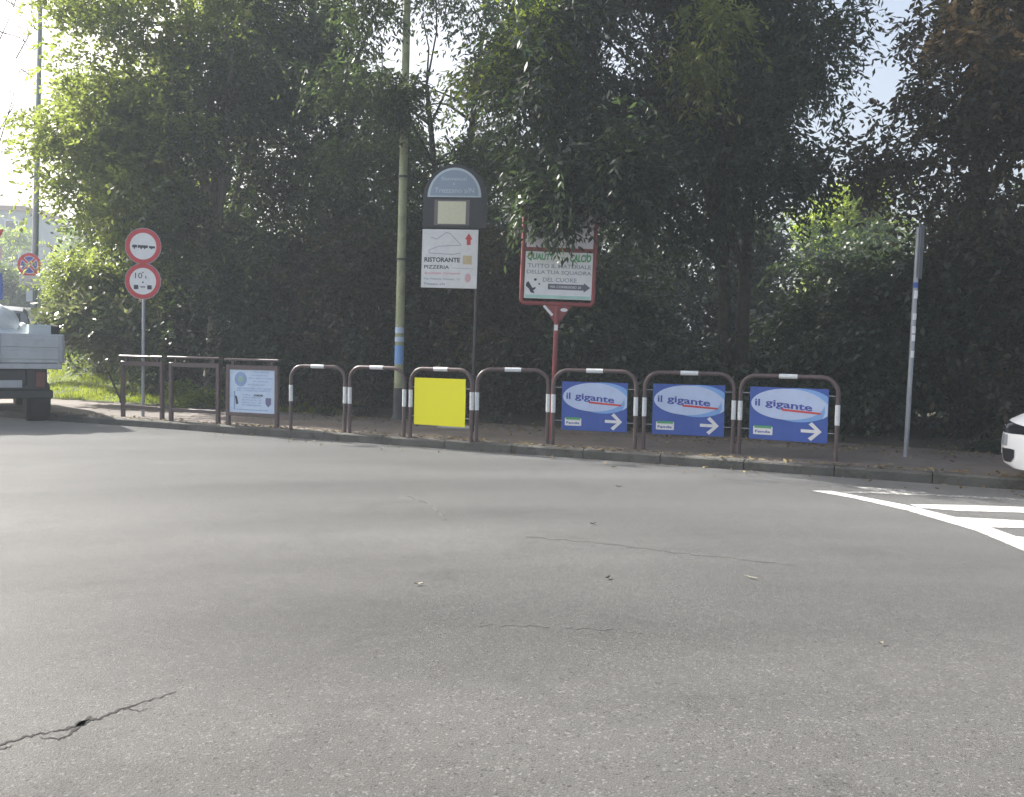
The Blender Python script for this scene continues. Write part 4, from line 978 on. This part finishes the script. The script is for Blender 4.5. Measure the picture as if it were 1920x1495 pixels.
patch([(-20, .30, .42), (-10, .29, .425), (0, .29, .425), (10, .29, .425), (20, .30, .42)], 1, "grille", mt_black)
patch([(-16, .44, .54), (-8, .44, .545), (0, .44, .545), (8, .44, .545), (16, .44, .54)], 1, "number_plate", mt_white, .014)

# flat-bed pick-up, cropped by the left edge
TH = math.atan2(.83, -.56)
hx, hy = math.cos(TH), math.sin(TH)          # heading; right side = (hy,-hx)
corner = AT(119, 650, 14.9)                  # rear right corner of the bed
BW = .93
org = Vector((corner.x + hx*1.55 - hy*BW, corner.y + hy*1.55 + hx*BW, 0))
t = thing("flatbed_truck", "small flat-bed truck with a pale grey tailgate seen from behind, loaded with sacks", "truck", org, TH)
def bzt(py): return AT(60, py, 14.7).z
zf, ztp = 1.0, 1.47
tg = MB()
tg.box(-1.58, -1.545, -BW, BW, zf, ztp, .008); tg.box(-1.595, -1.58, -BW+.05, BW-.05, zf+.06, zf+.20, .006); tg.box(-1.595, -1.58, -BW+.05, BW-.05, zf+.255, zf+.41, .006)
tg.build("tailgate", mt_alum, t)
for yy in (-.88, .0, .88): MB().box(-1.605, -1.58, yy-.03, yy+.03, zf+.02, ztp-.01, .004).build("hinge_bracket", mt_galv, t)
for sy in (-1, 1): MB().box(-1.54, .95, sy*BW-.018, sy*BW+.018, zf, ztp, .006).build("side_board", mt_alum, t)
MB().box(.955, .99, -BW, BW, zf, ztp+.15, .006).build("headboard", mt_alum, t)
MB().box(-1.56, .98, -BW+.02, BW-.02, zf-.10, zf-.004, .01).build("bed_floor", mt_alum, t, label="shaded grey edge of the load bed")
MB().box(-1.50, 2.5, -.40, .40, .62, zf-.104, .02).build("chassis", mt_black, t)
MB().box(-1.52, -1.44, -.78, .78, .42, .56, .02).build("rear_bumper", mt_black, t)
MB().box(-1.46, -1.42, -.70, .70, .56, .90, .01).build("rear_panel", mt_black, t)
MB().box(-1.53, -1.51, -.33, .19, .60, .72, .004).build("number_plate", M("plate_pale", (.42, .44, .47), .5), t)
for sy in (-1, 1): MB().box(-1.53, -1.47, sy*.60-.07, sy*.60+.07, .60, .86, .01).build("tail_light", mt_lens, t)
for sy in (-1, 1):
    wheel(t, -.75, sy*.62, .34, .36, sy); wheel(t, 2.2, sy*.66, .33, .2, sy)
loft([(1.0, .80, .66, .55, 1.15, 1.92), (1.2, .84, .70, .42, 1.18, 2.0), (2.0, .85, .70, .40, 1.15, 1.98), (2.45, .85, .68, .40, 1.10, 1.62), (2.75, .84, .72, .42, 1.02, 1.12), (2.95, .78, .66, .45, .85, .92)], mt_vangrey, t, "cab")
MB().box(.96, .985, -.55, .55, 1.64, 1.86).build("rear_window", mt_glass, t)
for sy in (-1, 1): MB().box(2.2, 2.34, sy*1.02-.09, sy*1.02+.09, 1.15, 1.42, .03).build("mirror", mt_black, t)
# load
TM = Matrix.Translation(org) @ Matrix.Rotation(TH, 4, 'Z')
def sack(label, x, y, z, rx, ry, rz_, seed, mt=mt_bag):
    rg = np.random.default_rng(seed); mb = MB(); rows = []
    ph = rg.random(8)*6.28
    for i in range(15):
        th = math.pi*i/14; row = []
        for j in range(25):
            f = 2*math.pi*j/24
            k = 1+.07*math.sin(3*f+ph[0])*math.sin(2*th+ph[1])+.05*math.sin(5*f+ph[2]+3*th)+.04*math.sin(9*f+ph[3]+5*th)+.035*math.sin(4*f-7*th+ph[4])+.02*math.sin(13*f+11*th+ph[5])
            zz = math.cos(th); zz = max(zz, -.75)
            row.append((rx*k*math.sin(th)*math.cos(f), ry*k*math.sin(th)*math.sin(f), rz_*k*zz))
        row[-1] = row[0]; rows.append(row)
    o = mb.grid(rows).build("sack", mt, smooth=True, loc=TM @ Vector((x, y, z+rz_*.75))); o.rotation_euler[2] = TH
    return tag(o, label, "sack", "white sacks on the truck bed")
sack("big white plastic sack on top of the truck load", -.95, .05, 1.42, .42, .40, .30, 1)
sack("rounded white sack beside the biggest sack, half out of the picture", -1.15, .42, 1.36, .36, .34, .26, 2)
sack("flat white sack resting against the tailgate", -1.25, -.10, 1.26, .26, .42, .16, 3)
sack("small white sack behind the flat sack on the truck", -.85, -.36, 1.34, .22, .18, .18, 4)
sack("white sack buried under the others on the truck bed", -.9, .2, 1.0, .55, .60, .30, 5)
cr_ = MB(); cr_.box(-.17, .17, -.16, .16, 0, .02); 
for a_ in ((-.17, -.15, -.16, .16), (.15, .17, -.16, .16), (-.15, .15, -.16, -.14), (-.15, .15, .14, .16)): cr_.box(*a_, .02, .62, .004)
o = cr_.build("plastic_box", mt_crate, loc=TM @ Vector((-1.28, -.60, 1.0))); o.rotation_euler[2] = TH; tag(o, "pale box standing in the corner of the truck bed beside the flat sack", "box")
o = MB().tube([(0, 0, 0), (0, 0, .60), (0, 0, .64), (0, 0, .60), (0, 0, .1)], [.10, .13, .135, .115, .09], 20).build("bucket", mt_black, smooth=True, loc=TM @ Vector((-1.30, -.82+.04, 1.0))); tag(o, "black bucket in the corner of the truck bed", "bucket")
hd = MB().tube([(.0, -.125, .58), (-.08, -.11, .45), (-.11, 0, .40), (-.08, .11, .45), (0, .125, .58)], .008, 6).build("handle", mt_white, o, smooth=True)

# vans standing far behind the truck
def van(loc, rz, label, mt, hgt=2.35):
    t = thing("parked_van", label, "van", loc, rz)
    loft([(-2.4, .80, .74, .40, 1.25, hgt-.12), (-2.3, .92, .82, .32, 1.28, hgt), (.6, .94, .84, .30, 1.28, hgt), (1.2, .94, .80, .30, 1.26, hgt-.15), (1.75, .93, .78, .30, 1.18, 1.42), (2.3, .90, .70, .32, 1.0, 1.12), (2.5, .80, .55, .36, .85, .92)], mt, t)
    for sy in (-1, 1):
        MB().add([(.0, sy*.945, 1.32), (1.45, sy*.93, 1.30), (1.1, sy*.86, hgt-.35), (.0, sy*.875, hgt-.30)], [(0, 1, 2, 3)]).build("side_window", mt_glass, t)
        wheel(t, 1.6, sy*.84, .33, .2, sy); wheel(t, -1.5, sy*.84, .33, .2, sy)
    MB().add([(1.24, -.74, hgt-.2), (1.24, .74, hgt-.2), (1.78, .76, 1.42), (1.78, -.76, 1.42)], [(0, 1, 2, 3)]).build("windscreen", mt_glass, t, loc=(.02, 0, .02))
    MB().box(-2.42, -2.395, -.62, .62, 1.45, hgt-.4).build("rear_window", mt_glass, t)
    return t
c = AT(10, 650, 27); van((c.x, c.y, 0), R(165), "dark grey van parked behind the truck and the lamp post", mt_vangrey, 2.35)
c = AT(128, 650, 33); van((c.x, c.y, 0), R(100), "blue-grey van parked beyond the lawn, half hidden by the pale shrub", mt_vanblue, 2.3)

# ------------------------------------------------------------------ far left background
def building(px0, px1, ytop, D, dep, label, mt, floors, cols, name="apartment_building"):
    a_, b_ = AT(px0, 500, D), AT(px1, 500, D); zt = AT((px0+px1)/2, ytop, D).z
    t = thing(name, label, "building", ((a_.x+b_.x)/2, D, 0)); h = (b_.x-a_.x)/2
    MB().box(-h, h, 0, dep, 0, zt-.5).build("wall", mt, t)
    MB().box(-h-.5, h+.5, -.5, dep+.5, zt-.5, zt).build("roof", mt_roof, t)
    fh = (zt-1)/floors
    for i in range(floors):
        for j in range(cols):
            x = -h+(j+.5)*2*h/cols; z = .9+i*fh
            f = MB().box(x-.75, x+.75, -.06, -.005, z, z+fh*.55).build("window", mt_white, t)
            MB().box(x-.62, x+.62, -.08, -.062, z+.12, z+fh*.55-.12).build("pane", mt_glass, f)
    return t
building(-260, 42, 384, 95, 12, "far grey-blue apartment block with a red-brown roof edge behind the trees", mt_wall, 5, 8)
building(-120, 200, 545, 62, 8, "long low grey building beyond the parked vans", mt_wall, 2, 6, "low_building")
for k, (px, D, top, wv_, lab, lm) in enumerate(((20, 78, 430, 2.6, "yellow-green hazy tree far behind the no stopping sign", lf_lime), (105, 85, 400, 3.4, "pale hazy tree far beyond the lawn edge", lf_lime),
                                     (-60, 74, 450, 3.5, "hazy green tree far off behind the cropped sign post", lf_far), (55, 52, 520, 1.9, "dull green tree in front of the low building", lf_far), (8, 50, 505, 1.5, "small hazy tree beside the blue plate", lf_far), (190, 88, 430, 3.5, "hazy tree far off behind the feathery tree", lf_far))):
    zt = AT(px, top, D).z; c = AT(px, 600, D)
    tree("distant_tree", lab, "tree", (c.x, c.y, 0), None, [(c.x, c.y, zt*.62, wv_, wv_*.8, zt*.38), (c.x+wv_*.5, c.y, zt*.4, wv_*.7, wv_*.6, zt*.28)], lm, mt_bark, 90+k, 150, 7, 8, .32, .18, .2,
         forks=[(c.x, c.y, zt*.6)], nl=6, ntw=0, group="hazy trees far behind", cr=.9, spray_len=.9)

# ------------------------------------------------------------------ haze
HAZE = 0.0021
if HAZE:
    hm = bpy.data.materials.new("haze_air"); hm.use_nodes = True; n = hm.node_tree; n.nodes.clear()
    pv_ = n.nodes.new('ShaderNodeVolumePrincipled'); pv_.inputs['Density'].default_value = HAZE; pv_.inputs['Color'].default_value = (.80, .90, 1, 1); pv_.inputs['Anisotropy'].default_value = .15
    om = n.nodes.new('ShaderNodeOutputMaterial'); n.links.new(pv_.outputs[0], om.inputs['Volume'])
    hz = MB().box(-950, 950, -950, 1550, -1.1, 22).build("haze", hm); tag(hz, "thin pale haze in the air", "haze", kind='stuff')
